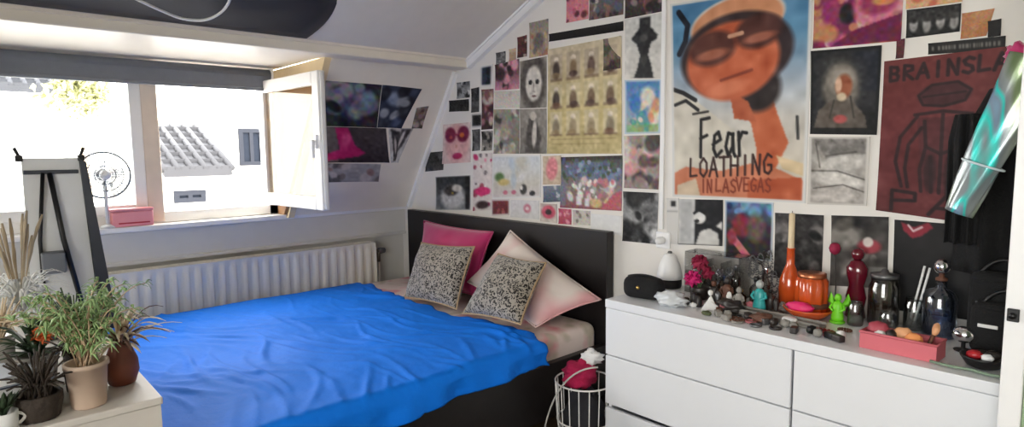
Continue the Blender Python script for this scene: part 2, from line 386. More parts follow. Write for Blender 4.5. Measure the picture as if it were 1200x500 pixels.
def patches(m, cols, scale, lo, hi, dist=None):
    """soft coloured blotches over a cloth, part of its print"""
    nt = m.node_tree; b = nt.nodes['Principled BSDF']; src = b.inputs['Base Color'].links[0].from_socket
    tc = nt.nodes.new('ShaderNodeTexCoord')
    for i, c in enumerate(cols):
        n = nt.nodes.new('ShaderNodeTexNoise'); n.inputs['Scale'].default_value = scale*(1+.3*i); n.inputs['Detail'].default_value = 1.5
        mp = nt.nodes.new('ShaderNodeMapping'); mp.inputs['Location'].default_value = (3.1*i, 1.7*i, i)
        nt.links.new(tc.outputs['Object'], mp.inputs[0]); nt.links.new(mp.outputs[0], n.inputs['Vector'])
        r = nt.nodes.new('ShaderNodeMapRange'); r.inputs['From Min'].default_value = lo; r.inputs['From Max'].default_value = hi
        nt.links.new(n.outputs['Fac'], r.inputs['Value'])
        mx = nt.nodes.new('ShaderNodeMix'); mx.data_type = 'RGBA'; mx.inputs['B'].default_value = (*c, 1)
        nt.links.new(r.outputs[0], mx.inputs['Factor']); nt.links.new(src, mx.inputs['A']); src = mx.outputs['Result']
    nt.links.new(src, b.inputs['Base Color'])
patches(M_sheet, [rgb(226,160,166), rgb(200,190,170)], 7, .54, .68)
mt = MB().box((XL+.05, .5, .285), (XR-.045, 2.47, .515), .05, seg=4); mt.s = [True]*len(mt.s)
mo = mt.build('mattress', M_sheet); tag(mo, 'mattress in a pink and white floral sheet under the blue blanket', 'mattress')

# blanket
M_blue = mat('blue_blanket', rgb(8,120,236), .7, var=.04, scale=5, spec=.2, bump=.25, bscale=28)
nu, nv = 150, 150; vs = []
random.seed(11)
creases = []
for i in range(120):
    creases.append((random.uniform(-3.7, -2.0), random.uniform(.5, 2.1), random.uniform(-.35, .9), random.uniform(.06, .34), random.uniform(.003, .011), random.uniform(.007, .018)))
def hgt(x, y):
    p = Vector((x*2.2, y*2.2, 1.3)); h = .012*mnoise.noise(p)+.006*mnoise.noise(p*2.7)+.0025*mnoise.noise(Vector((x*13, y*19, 4)))
    for cx, cy, ang, ln, am, wd in creases:
        dx, dy = x-cx, y-cy; a = dx*math.cos(ang)+dy*math.sin(ang); b = -dx*math.sin(ang)+dy*math.cos(ang)+.05*math.sin(a*7+cx*9)
        e = (a/ln)**2+(b/wd)**2
        if e < 6: h += am*math.exp(-e)
    return h
hem = [at(440, 335, 2, .535), at(470, 347, 2, .54), at(500, 358, 2, .54), at(530, 365, 2, .54), at(560, 371, 2, .54), at(600, 380, 2, .54), at(637, 396, 2, .535)]
hx = [p.x for p in hem]; hy = [p.y for p in hem]
ZT = .532
for k in range(2):
    for i in range(nu):
        for j in range(nv):
            u = i/(nu-1); v = j/(nv-1)
            s = -3.92+u*2.085                 # arc length across the bed
            xt_ = s
            yh = float(np.interp(min(max(s, hx[0]), hx[-1]), hx, hy))+.012*math.sin(s*17)+.008*math.sin(s*41)
            y0 = .44; y = y0+(yh-y0)*v
            z = ZT+hgt(s, y)
            R = .035; xr = -1.962
            if s > xr-R:                    # over the right edge and down
                q = s-(xr-R)
                if q < R*1.57: a = q/R; x = xr-R+R*math.sin(a); z -= R*(1-math.cos(a))
                else: d = q-R*1.57; x = xr+.012*math.sin(y*15+1)*min(1, d*14)+.006*math.sin(y*37)*min(1, d*14)+.006; z -= R+d*(1.3-.6*v)
            elif s < -3.78:
                q = -3.78-s; x = -3.78-q*.45; z -= q*.7+hgt(s, y)*.5
            else: x = s
            if v > .985: z -= .006*(v-.985)/.015
            if k: z -= .005; x -= .004 if s > xr else 0
            vs.append((x, y, z))
fs = []; N = nu*nv
for k in range(2):
    for i in range(nu-1):
        for j in range(nv-1):
            a = k*N+i*nv+j; fs.append([a, a+1, a+nv+1, a+nv])
rim = [i*nv for i in range(nu)]+[(nu-1)*nv+j for j in range(1, nv)]+[i*nv+nv-1 for i in range(nu-2, -1, -1)]+[j for j in range(nv-2, 0, -1)]
for a, b in zip(rim, rim[1:]+rim[:1]): fs.append([a, b, b+N, a+N])
tag(MB().add(vs, fs).build('blanket', M_blue), 'bright blue crinkled blanket spread over the bed', 'blanket')

# cushions: four corners in space, a plump skin between them
def leopard():
    m = mat('leopard_plush', rgb(158,150,138), .95, var=.12, scale=9, sheen=.3)
    nt = m.node_tree; b = nt.nodes['Principled BSDF']; src = b.inputs['Base Color'].links[0].from_socket
    tc = nt.nodes.new('ShaderNodeTexCoord'); v = nt.nodes.new('ShaderNodeTexVoronoi'); v.inputs['Scale'].default_value = 80
    nz = nt.nodes.new('ShaderNodeTexNoise'); nz.inputs['Scale'].default_value = 30
    ad = nt.nodes.new('ShaderNodeMix'); ad.data_type = 'VECTOR'; ad.inputs['Factor'].default_value = .06
    nt.links.new(tc.outputs['Object'], nz.inputs['Vector']); nt.links.new(tc.outputs['Object'], ad.inputs['A']); nt.links.new(nz.outputs['Color'], ad.inputs['B'])
    nt.links.new(ad.outputs['Result'], v.inputs['Vector'])
    cr = nt.nodes.new('ShaderNodeValToRGB'); e = cr.color_ramp.elements
    e[0].position = .14; e[0].color = (.13, .085, .055, 1); e[1].position = .24; e[1].color = (.008, .007, .006, 1)
    x = e.new(.42); x.color = (.008, .007, .006, 1); x = e.new(.5); x.color = (1, 1, 1, 1)
    nt.links.new(v.outputs['Distance'], cr.inputs[0])
    mx = nt.nodes.new('ShaderNodeMix'); mx.data_type = 'RGBA'; mx.blend_type = 'MULTIPLY'; mx.inputs['Factor'].default_value = 1
    nt.links.new(src, mx.inputs['A']); nt.links.new(cr.outputs[0], mx.inputs['B']); nt.links.new(mx.outputs['Result'], b.inputs['Base Color'])
    return m
def cushion(name, label, cs, th, m, pm=None, group=None, seed=1, lift=0):
    tl, tr_, br, bl = [Vector(c) for c in cs]; ctr = (tl+tr_+br+bl)/4; base = Vector((ctr.x, ctr.y, min(bl.z, br.z)))
    nrm = ((tr_-bl).cross(tl-br)).normalized()
    if nrm.y > 0: nrm = -nrm
    o = thing(name, label, 'cushion', base, 0, group)
    n = 26; vs = []; fs = []
    for k in range(2):
        for i in range(n):
            for j in range(n):
                u = 2*i/(n-1)-1; v = 2*j/(n-1)-1
                uu = u*(1-.07*(1-v*v)**1*abs(u)); vv = v*(1-.07*(1-u*u)*abs(v))
                a = (uu+1)/2; b = (vv+1)/2
                p = (bl*(1-a)+br*a)*(1-b)+(tl*(1-a)+tr_*a)*b
                t = th*.5*((1-abs(u)**2.4)*(1-abs(v)**2.4))**.55
                t *= 1+.25*mnoise.noise(Vector((u*1.6, v*1.6, seed)))
                wr = .006*mnoise.noise(Vector((u*4, v*4, seed+9)))
                vs.append(p+nrm*((t+wr*(t/th)*2) if k == 0 else -t)-base)
    up = .53-min(v.z+base.z for v in vs)
    if up > 0: o.location.z += up*.8
    N = n*n
    for k in range(2):
        for i in range(n-1):
            for j in range(n-1):
                q = k*N+i*n+j; fs.append([q, q+1, q+n+1, q+n])
    mb = MB().add(vs, fs); bo = mb.build('cushion_cover', m, o)
    bm = bmesh.new(); bm.from_mesh(bo.data); bmesh.ops.remove_doubles(bm, verts=bm.verts, dist=1e-5); bmesh.ops.recalc_face_normals(bm, faces=bm.faces); bm.to_mesh(bo.data); bm.free()
    rim = [i*n for i in range(n)]+[(n-1)*n+j for j in range(1, n)]+[i*n+n-1 for i in range(n-2, -1, -1)]+[j for j in range(n-2, 0, -1)]
    MB().tube([vs[i] for i in rim], .005, 6, closed=True).build('piping', pm or m, o)
    return o
M_mag = mat('magenta_velvet', rgb(190,28,104), .6, var=.06, sheen=.5)
cushion('cushion', 'magenta cushion leaning on the headboard behind a leopard cushion', [at(497,262,1,2.42), at(578,276,1,2.41), at(556,350,1,2.24), at(488,340,1,2.24)], .15, M_mag, seed=2)
M_pil = mat('pillow_case', rgb(238,226,218), .85, var=.03, scale=6); patches(M_pil, [rgb(228,170,172)], 4.5, .46, .74)
cushion('pillow', 'large pale pink and white pillow tilted against the right of the headboard', [at(598,270,1,2.42), at(704,351,1,2.40), at(628,383,1,2.10), at(548,330,1,2.22)], .17, M_pil, seed=5)
M_leo = leopard(); M_pip = mat('cushion_seam', rgb(176,150,116), .8)
cushion('cushion', 'leopard print cushion on the left in front of the magenta one', [at(494,284,1,2.20), at(556,289,1,2.18), at(535,362,1,1.98), at(474,348,1,2.0)], .15, M_leo, M_pip, 'leopard print cushions', seed=7)
cushion('cushion', 'leopard print cushion on the right in front of the pale pillow', [at(584,297,1,2.20), at(640,308,1,2.18), at(610,380,1,1.95), at(542,367,1,1.96)], .15, M_leo, M_pip, 'leopard print cushions', seed=8)
# ------------------------------------------------------------------ printed paper: a small raster drawn with shapes, carried by the sheet's own grid of points
STROKES = {'F': [[(0,1),(.05,0),(.9,-.04)], [(0,.5),(.65,.42)]], 'e': [[(.05,.68),(.8,.55),(.6,.35),(.2,.45),(.1,.8),(.4,1),(.9,.85)]],
 'a': [[(.8,.45),(.35,.4),(.1,.75),(.35,1),(.75,.75),(.8,.42)], [(.78,.5),(.85,.9),(1,1)]], 'r': [[(.1,.4),(.2,1)], [(.15,.6),(.45,.4),(.85,.42)]],
 'L': [[(.1,0),(.05,.95),(.85,.9)]], 'O': [[(.5,0),(.08,.3),(.1,.8),(.5,1),(.9,.7),(.88,.25),(.5,0)]], 'A': [[(0,1),(.5,0),(.95,1)], [(.2,.65),(.8,.62)]],
 'T': [[(0,.03),(1,0)], [(.5,0),(.5,1)]], 'H': [[(.1,0),(.1,1)], [(.9,0),(.88,1)], [(.1,.5),(.9,.48)]], 'I': [[(.5,0),(.5,1)]],
 'N': [[(.1,1),(.12,0),(.85,1),(.9,0)]], 'G': [[(.9,.15),(.5,0),(.1,.4),(.2,.9),(.6,1),(.9,.8),(.9,.55),(.55,.55)]],
 'B': [[(.1,0),(.1,1),(.7,.95),(.8,.7),(.6,.5),(.1,.48)], [(.1,0),(.65,.05),(.75,.28),(.6,.48)]], 'R': [[(.1,1),(.1,0),(.75,.08),(.78,.35),(.1,.5),(.85,1)]],
 'S': [[(.88,.12),(.5,0),(.12,.2),(.3,.45),(.75,.58),(.85,.85),(.5,1),(.1,.88)]], 'P': [[(.1,1),(.1,0),(.8,.06),(.8,.42),(.1,.52)]],
 'V': [[(0,0),(.45,1),(.95,0)]], 'E': [[(.9,.02),(.1,0),(.1,1),(.9,.97)], [(.1,.5),(.75,.48)]]}
class Art:
    def __init__(s, w, h, base=(200,195,190)):
        s.w, s.h = max(6, int(w)), max(6, int(h)); s.a = np.ones((s.h, s.w, 3))*np.array(base)/255.
        s.Y, s.X = np.mgrid[0:s.h, 0:s.w]; s.X = s.X/(s.w-1); s.Y = s.Y/(s.h-1); s.asp = w/h; s.soft = 1.3/s.h
    def put(s, m, c, al=1): m = (m*al)[..., None]; s.a = s.a*(1-m)+m*np.array(c)/255.; return s
    def vg(s, *cs):
        t = s.Y*(len(cs)-1); out = np.zeros_like(s.a)
        for k in range(3): out[..., k] = np.interp(t, range(len(cs)), [c[k]/255. for c in cs])
        s.a = out; return s
    def ell(s, cx, cy, rx, ry, c, ang=0, soft=.25, al=1):
        dx = (s.X-cx)*s.asp; dy = s.Y-cy; a = math.radians(ang); u = dx*math.cos(a)+dy*math.sin(a); v = -dx*math.sin(a)+dy*math.cos(a)
        d = np.sqrt((u/(rx*s.asp))**2+(v/ry)**2); return s.put(np.clip((1-d)/soft+.5, 0, 1), c, al)
    def poly(s, pts, c, al=1):
        m = np.zeros(s.X.shape, bool); n = len(pts)
        for i in range(n):
            x0, y0 = pts[i]; x1, y1 = pts[(i+1) % n]
            if abs(y1-y0) < 1e-9: continue
            m ^= ((y0 > s.Y) != (y1 > s.Y)) & (s.X < (x1-x0)*(s.Y-y0)/(y1-y0)+x0)
        f = m.astype(float); p = np.pad(f, 1, mode='edge'); f = (p[:-2, 1:-1]+p[2:, 1:-1]+p[1:-1, :-2]+p[1:-1, 2:]+2*f)/6
        return s.put(f, c, al)
    def rect(s, x0, y0, x1, y1, c, al=1): return s.poly([(x0, y0), (x1, y0), (x1, y1), (x0, y1)], c, al)
    def line(s, pts, wd, c, al=1):
        D = np.full(s.X.shape, 9.)
        for (x0, y0), (x1, y1) in zip(pts, pts[1:]):
            ax, ay = (x1-x0)*s.asp, y1-y0; px, py = (s.X-x0)*s.asp, s.Y-y0; L = ax*ax+ay*ay+1e-12
            t = np.clip((px*ax+py*ay)/L, 0, 1); D = np.minimum(D, np.hypot(px-t*ax, py-t*ay))
        return s.put(np.clip((wd/2-D)/s.soft+.5, 0, 1), c, al)
    def text(s, txt, x, y, w, h, c, wd=.012, dx=0, dy=0, al=1):
        n = len(txt)
        for i, ch in enumerate(txt):
            for st in STROKES.get(ch, []): s.line([(x+w*(i+.82*p)/n+dx*i, y+h*q+dy*i) for p, q in st], wd, c, al)
        return s
    def noise(s, amp, cells, seed, mono=True):
        r = np.random.RandomState(seed); cy = max(2, int(cells)); cx = max(2, int(cells*s.asp)); g = r.randn(cy+1, cx+1, 3)
        if mono: g[:] = g[..., :1]
        yy = s.Y*(cy-.001); xx = s.X*(cx-.001); iy = yy.astype(int); ix = xx.astype(int); fy = (yy-iy)[..., None]; fx = (xx-ix)[..., None]
        v = g[iy, ix]*(1-fy)*(1-fx)+g[iy+1, ix]*fy*(1-fx)+g[iy, ix+1]*(1-fy)*fx+g[iy+1, ix+1]*fy*fx
        s.a = s.a+amp/255.*v; return s
    def blobs(s, n, pal, r0, r1, seed, box=(0,0,1,1), soft=.5, al=.9):
        r = random.Random(seed)
        for _ in range(n):
            q = r.uniform(r0, r1); s.ell(r.uniform(box[0], box[2]), r.uniform(box[1], box[3]), q/s.asp*r.uniform(.6, 1.5), q*r.uniform(.6, 1.5), r.choice(pal), r.uniform(0, 180), soft, al)
        return s
    def frame(s, c, t):
        tx = t/s.asp; s.rect(-1, -1, tx, 2, c).rect(1-tx, -1, 2, 2, c).rect(-1, -1, 2, t, c).rect(-1, 1-t, 2, 2, c); return s
BW = [(20,20,20), (60,60,60), (120,120,118), (190,188,184), (225,222,216)]
LAYER = [0]
def sheet(name, label, cat, quad, paint, plane=((0,YW,0),(0,1,0)), group=None, res=1.25, base=(200,195,190), lift=0):
    """quad: TL, TR, BR, BL as seen in the photograph, carried onto the wall"""
    n = Vector(plane[1]).normalized(); p0 = Vector(plane[0])
    if len(quad) == 4 and not hasattr(quad[0], '__len__'):
        x0, y0, x1, y1 = quad; quad = ((x0, y0), (x1, y0), (x1, y1), (x0, y1))
    P = [on_plane(x, y, p0, n) for x, y in quad]
    w = max(abs(quad[1][0]-quad[0][0]), abs(quad[2][0]-quad[3][0])); h = max(abs(quad[3][1]-quad[0][1]), abs(quad[2][1]-quad[1][1]))
    A = Art(w/res, h/res, base); A.asp = ((P[1]-P[0]).length+(P[2]-P[3]).length)/((P[3]-P[0]).length+(P[2]-P[1]).length); paint(A); img = np.clip(A.a, 0, 1)
    LAYER[0] += 1; d = .0022+lift+.0006*(LAYER[0] % 5)
    c = sum(P, Vector())/4; N = (CC-c); toward = -n if (-n).dot(N) > 0 else n
    W, H = A.w, A.h
    arr = np.array([[*p] for p in P]); u = A.X[..., None]; v = A.Y[..., None]
    pos = (arr[0]*(1-u)+arr[1]*u)*(1-v)+(arr[3]*(1-u)+arr[2]*u)*v
    # paper is never quite flat: lift towards the corners a little
    curl = .004*((np.abs(2*u-1)**4)*(np.abs(2*v-1)**4))
    org = np.array([*(c+toward*.001)])
    flat = (pos+np.array([*toward])*(.0003)-org).reshape(-1, 3)
    pos = pos+np.array([*toward])*(d+curl)-org
    verts = pos.reshape(-1, 3)
    ii = (np.arange(H-1)[:, None]*W+np.arange(W-1)[None, :]).reshape(-1)
    faces = np.stack([ii, ii+W, ii+W+1, ii+1], 1)
    rim = list(range(W))+[k*W+W-1 for k in range(1, H)]+[(H-1)*W+k for k in range(W-2, -1, -1)]+[k*W for k in range(H-2, 0, -1)]
    back = flat[rim]; nb = len(rim); o = W*H
    allv = np.vstack([verts, back]); fl = faces.tolist()
    for k in range(nb): fl.append([rim[k], rim[(k+1) % nb], o+(k+1) % nb, o+k])
    fl.append([o+k for k in range(nb)])
    me = bpy.data.meshes.new(name); me.from_pydata(allv.tolist(), [], fl); me.update(); me.materials.append(PRINT)
    f0 = me.polygons[0].normal
    if f0.dot(toward) < 0: me.flip_normals()
    lin = np.where(img <= .04045, img/12.92, ((img+.055)/1.055)**2.4).reshape(-1, 3)
    cols = np.ones((len(allv), 4)); cols[:W*H, :3] = lin; cols[W*H:, :3] = .75
    at_ = me.color_attributes.new('Col', 'FLOAT_COLOR', 'POINT'); at_.data.foreach_set('color', cols.reshape(-1).astype(np.float32))
    ob = bpy.data.objects.new(name, me); COL.objects.link(ob); ob.location = org.tolist()
    tag(ob, label, cat, group); return ob

# -- painters
def bwphoto(seed, k=1.0, tint=(1,1,1), n=26):
    def f(A):
        pal = [tuple(c*k*t for t in tint) for c in (22, 55, 100, 160, 215)]; pal = [tuple(min(255, x) for x in p) for p in pal]
        A.vg(pal[2], pal[3]); A.blobs(n, pal, .06, .22, seed); A.noise(14, 12, seed+1); A.noise(10, 30, seed+2)
    return f
def colphoto(pal, seed, n=40, r=(.04,.18), nz=12):
    def f(A): A.vg(pal[0], pal[1]); A.blobs(n, pal, r[0], r[1], seed); A.noise(nz, 22, seed+3, False)
    return f
def framed(fn, c=(232,228,220), t=.06):
    def f(A): fn(A); A.frame(c, t)
    return f
def a_orange(A):                       # tall film poster: blue sky over pale ground, a plain orange head and shoulders, brushed title
    A.vg((74,124,164), (92,142,176), (150,166,182), (196,192,184), (206,198,184), (204,196,180)); A.noise(7, 14, 3)
    A.poly([(0,.42), (.2,.5), (.5,.66), (.62,.8), (.55,1), (0,1)], (204,198,184)).noise(5, 20, 4)
    A.line([(.07,.05), (.14,.12), (.12,.2), (.07,.26)], .03, (24,28,40)); A.line([(.02,.44), (.1,.46), (.2,.50)], .022, (26,26,30)); A.line([(.03,.52), (.12,.5), (.22,.55)], .018, (30,30,32)); A.line([(.18,.57), (.3,.56)], .012, (50,48,46)); A.line([(.93,.6), (.94,.7)], .014, (50,50,50))
    A.poly([(.48,.5), (.62,.62), (.66,.74), (.66,.86), (.80,.84), (.88,.72), (.8,.58), (.72,.4)], (188,98,62))
    A.poly([(0,.88), (.12,.84), (.4,.86), (.62,.82), (.8,.84), (1,.9), (1,1), (0,1)], (196,120,88)); A.poly([(.6,.9), (.97,.88), (.97,1), (.6,1)], (178,86,52)); A.poly([(.04,.94), (.2,.9), (.24,1), (.04,1)], (206,186,160))
    A.poly([(.8,.78), (1,.82), (1,.88), (.84,.84)], (206,184,146))
    A.ell(.66,.46,.16,.11,(44,36,36),-10,.3); A.poly([(.46,.46), (.6,.52), (.66,.62), (.5,.6)], (176,90,58))
    A.ell(.5,.13,.34,.12,(210,206,200),-9,.08); A.ell(.5,.14,.33,.12,(206,144,106),-9,.1); A.ell(.49,.29,.41,.20,(52,40,42),-9,.1); A.ell(.47,.32,.34,.19,(194,100,66),-9,.12)
    A.ell(.33,.25,.18,.085,(88,48,40),-9,.3); A.ell(.66,.19,.16,.08,(80,44,38),-9,.3); A.ell(.33,.28,.12,.025,(176,106,80),-9,.6,.8); A.ell(.67,.22,.11,.022,(170,100,76),-9,.6,.8); A.line([(.46,.2), (.55,.19)], .02, (206,160,132))
    A.line([(.4,.41), (.62,.37)], .016, (140,66,46)); A.ell(.44,.45,.14,.035,(216,130,96),-12,.6,.7); A.noise(9, 26, 8)
    A.text('Fear', .24, .60, .38, .19, (16,14,16), .017, 0, -.003)
    A.text('LOATHING', .15, .80, .64, .095, (46,22,20), .012, 0, -.004); A.text('IN', .24, .905, .1, .065, (120,50,34), .009); A.text('LAS', .36, .90, .17, .065, (120,50,34), .009); A.text('VEGAS', .52, .89, .26, .065, (120,50,34), .009)
    A.frame((214,214,212), .012)
def a_red(A):                          # dark red screen print: a plain standing figure in black outline
    A.vg((104,42,40), (98,36,38), (92,34,36)); A.noise(6, 10, 2); D = (36,12,18)
    A.text('BRAINSLA', .05, .045, .92, .09, D, .02, 0, -.002); A.text('PA', .1, .85, .66, .13, D, .022); A.text('P', .9, .84, .3, .13, D, .022)
    A.ell(.5,.24,.2,.07,(66,26,30),-4,.3); A.line([(.3,.24), (.4,.18), (.6,.17), (.7,.22), (.66,.28), (.5,.31), (.34,.3), (.3,.24)], .016, D); A.line([(.34,.25), (.66,.23)], .012, D)
    A.poly([(.3,.38), (.7,.37), (.68,.6), (.6,.84), (.4,.84), (.33,.6)], (82,30,34))
    for l in ([(.28,.36), (.5,.34), (.72,.36)], [(.3,.37), (.17,.5), (.14,.66), (.2,.82)], [(.34,.44), (.24,.55), (.22,.7), (.25,.82)], [(.7,.37), (.82,.5), (.86,.66), (.8,.8)], [(.66,.44), (.76,.56), (.77,.68), (.74,.8)],
              [(.36,.4), (.38,.56), (.34,.7), (.36,.84)], [(.64,.4), (.62,.56), (.66,.7), (.64,.84)], [(.38,.56), (.5,.6), (.62,.56)], [(.5,.36), (.5,.84)], [(.42,.62), (.44,.84)], [(.57,.62), (.56,.84)]): A.line(l, .02, D, .9)
    A.ell(.42,.72,.05,.11,D,0,.6,.7); A.ell(.58,.72,.05,.11,D,0,.6,.7); A.noise(5, 40, 5)
def a_veil(A):                         # dark devotional picture: a plain veiled head and shoulders
    A.vg((28,30,34), (30,31,36), (22,22,22)); A.rect(.6,.05,1,.5,(24,30,46),.7); A.noise(8, 12, 3)
    A.ell(.47,.38,.33,.3,(66,64,60),0,.8,.8); A.ell(.45,.45,.27,.28,(108,102,94),0,.35); A.poly([(.05,.95), (.12,.72), (.3,.6), (.62,.6), (.82,.78), (.86,.95)], (92,84,76)); A.ell(.46,.36,.2,.16,(150,142,132),0,.5)
    A.ell(.5,.44,.12,.14,(150,84,56),0,.4); A.ell(.42,.42,.05,.09,(214,176,150),0,.5); A.ell(.47,.56,.07,.05,(206,188,160),0,.5); A.ell(.46,.82,.1,.05,(168,78,76),0,.5); A.rect(0,.92,1,1,(20,20,20)); A.noise(9, 26, 6)
    A.line([(.36,.6), (.3,.8)], .02, (60,56,52)); A.line([(.6,.56), (.66,.8)], .02, (60,56,52)); A.frame((16,16,18), .03)
def a_cream(A):                        # aged poster with rows of small standing figures
    A.vg((206,192,164), (202,186,142), (198,180,124), (188,172,122)); A.noise(8, 9, 5); r = random.Random(4)
    for row, (y0, y1) in enumerate(((.06,.3), (.34,.56), (.6,.82))):
        for c in range(4):
            x = .03+c*.245; A.rect(x, y0, x+.19, y1, (208,196,160) if row else (176,160,140), .8)
            cx = x+.095; A.ell(cx, y0+.05, .034, .024, (226,214,196), 0, .5); A.ell(cx, y0+.15, .05, .08, r.choice([(88,66,58), (64,52,50), (110,86,66), (128,104,76)]), 0, .5, .9 if row < 2 else .45)
            A.ell(cx+r.uniform(-.02,.02), y0+.20, .06, .03, r.choice([(70,48,48), (120,80,60), (150,126,90)]), 0, .5, .7); A.rect(x, y1-.01, x+.19, y1+.012, (110,84,66), .6)
    A.rect(.05,.86,.93,.87,(160,140,96)); A.rect(.06,.9,.8,.91,(164,146,100)); A.noise(10, 36, 9)
def a_vase(A):
    A.vg((206,206,202), (216,212,204)); A.noise(5, 8, 2); D = (42,42,44)
    A.poly([(.38,.03), (.66,.03), (.66,.2), (.84,.33), (.8,.4), (.68,.42), (.6,.62), (.7,.82), (.76,1), (.24,1), (.34,.82), (.4,.62), (.3,.42), (.2,.38), (.18,.33), (.36,.2)], D)
    A.ell(.48,.35,.1,.06,(84,82,80),0,.6,.8); A.ell(.5,.7,.09,.09,(78,76,74),0,.6,.7); A.ell(.52,.1,.08,.04,(76,76,74),0,.6,.6); A.noise(9, 22, 5)
def a_sky(A): A.vg((70,124,180), (120,160,196), (190,184,170)); A.blobs(26, [(226,190,160), (214,150,110), (240,224,206), (90,160,150), (60,120,190)], .05, .14, 3, (.1,.25,.9,.95)); A.rect(0,.82,1,1,(110,170,110),.6); A.noise(12, 22, 3, False)
def a_face(A):
    A.vg((168,160,150), (150,146,138)); A.ell(.5,.45,.5,.6,(88,82,78),0,.3); A.ell(.52,.5,.3,.36,(212,206,196),0,.2); A.ell(.4,.47,.075,.05,(30,28,28),0,.4); A.ell(.66,.47,.075,.05,(30,28,28),0,.4); A.line([(.53,.5), (.5,.66), (.56,.67)], .02, (130,120,112)); A.ell(.53,.76,.09,.025,(110,84,80),0,.4); A.noise(12, 20, 4)
def a_lady(A): A.vg((150,144,136), (120,116,110)); A.poly([(.35,.2), (.6,.2), (.8,.6), (.75,1), (.2,1), (.25,.55)], (70,66,64)); A.ell(.5,.16,.12,.1,(196,188,178)); A.ell(.55,.55,.08,.3,(206,200,192),4,.5); A.noise(14, 18, 6)
def a_pinkglasses(A):
    A.vg((222,204,198), (216,190,186)); A.ell(.52,.5,.42,.5,(220,172,170),0,.3); A.ell(.28,.28,.2,.19,(122,30,66),10,.3); A.ell(.74,.28,.21,.2,(112,24,60),-10,.3); A.ell(.7,.3,.08,.06,(206,110,50),0,.6); A.ell(.3,.34,.06,.04,(190,80,80),0,.6); A.line([(.45,.28), (.58,.28)], .04, (150,40,80)); A.ell(.54,.82,.17,.08,(168,36,88),0,.4); A.ell(.5,.58,.05,.05,(206,150,140),0,.6); A.noise(10, 16, 3)
def a_cat(A): A.vg((40,42,44), (120,124,126)); A.ell(.5,.62,.34,.34,(196,196,194),0,.4); A.ell(.45,.42,.2,.16,(60,56,54),0,.5); A.ell(.62,.36,.14,.1,(206,200,190),0,.5); A.ell(.5,.5,.03,.03,(150,130,60)); A.rect(.86,0,1,1,(26,26,26)); A.noise(14, 14, 7)
def a_doodle(A):
    A.vg((226,216,212), (222,214,210)); A.blobs(16, [(206,70,116), (190,40,96), (236,150,176), (150,60,80), (120,110,110)], .02, .07, 8); A.ell(.5,.66,.42,.075,(214,52,116),0,.3); A.ell(.5,.9,.34,.07,(60,40,42),0,.5); A.noise(8, 26, 3)
def a_pastel(A):
    A.vg((206,212,218), (216,218,216), (204,200,188), (214,206,204)); A.ell(.15,.5,.1,.1,(86,120,70),0,.6); A.ell(.24,.62,.12,.08,(206,186,120),0,.6); A.blobs(9, [(176,196,214), (226,226,226), (200,196,180)], .06, .16, 3, (.1,.1,.9,.6), .8, .6)
    for x in (.28, .46): A.ell(x,.86,.05,.05,(196,110,130),0,.5)
    A.ell(.66,.8,.07,.12,(60,60,58),20,.4); A.ell(.62,.76,.03,.05,(230,226,220),0,.5); A.ell(.84,.9,.06,.06,(50,48,48),0,.4); A.noise(7, 20, 4); A.frame((228,228,226), .03)
def a_garden(A):
    A.vg((60,66,58), (104,110,124), (150,130,126), (138,80,86)); A.rect(.0,.0,1,.06,(50,44,40)); A.rect(.1,.1,.82,.42,(98,110,138),.8); A.blobs(40, [(120,134,166), (80,90,120), (150,160,186), (66,84,60)], .03, .07, 5, (.04,.06,.96,.46)); A.blobs(46, [(226,222,216), (214,196,190), (170,170,176), (196,120,130), (120,110,100), (236,234,230)], .03, .075, 6, (.15,.45,.9,.8)); A.poly([(.66,1), (.86,.72), (1,.62), (1,1)], (188,96,106)); A.line([(.74,.86), (.86,.66)], .05, (206,176,150)); A.ell(.6,.88,.1,.09,(206,178,130),0,.5); A.rect(.28,.76,.37,.93,(226,226,222)); A.rect(.42,.8,.5,.95,(222,222,220)); A.rect(0,.5,.1,.95,(104,116,140),.7); A.noise(13, 34, 3, False)
def a_pile(A):
    A.vg((110,36,72), (126,44,84), (104,26,62)); A.blobs(44, [(168,52,110), (206,120,140), (196,140,100), (140,40,90), (222,186,180), (120,30,70)], .05, .15, 9); A.ell(.2,.35,.1,.28,(150,50,100),0,.5); A.ell(.4,.48,.09,.16,(24,20,26),0,.4); A.ell(.72,.4,.26,.28,(204,120,140),-10,.3); A.ell(.74,.33,.2,.2,(150,50,90),-10,.4); A.ell(.8,.32,.12,.08,(206,140,90),0,.5); A.poly([(.2,1), (.5,.75), (1,.55), (1,1)], (106,26,66)); A.ell(.18,.78,.12,.14,(190,130,90),0,.5); A.noise(12, 18, 2, False)
def a_stone(A):
    A.vg((150,146,140), (168,162,156)); A.poly([(.1,.05), (.9,.03), (.95,.25), (.3,.32)], (120,116,112)); A.ell(.55,.4,.4,.13,(190,186,180),-14,.4); A.ell(.5,.62,.42,.12,(206,202,196),8,.4); A.ell(.45,.84,.4,.12,(188,182,176),-6,.4)
    for l in ([(.05,.5), (.5,.5), (.95,.62)], [(.1,.76), (.6,.7), (.95,.8)], [(.12,.1), (.2,.45)], [(.3,.28), (.8,.22)]): A.line(l, .018, (84,80,76))
    A.noise(14, 16, 3); A.noise(8, 34, 5)
def a_row4(A):
    A.vg((40,40,40), (26,26,26)); 
    for i in range(4): A.ell(.14+i*.25,.55+.08*(i % 2),.08,.26,(150,148,146),0,.5); A.ell(.14+i*.25,.35,.1,.16,(52,50,50),0,.5)
    A.noise(16, 12, 5); A.frame((20,20,20), .05)
def a_black(A): A.vg((26,24,24), (22,20,20)); A.noise(4, 10, 3)
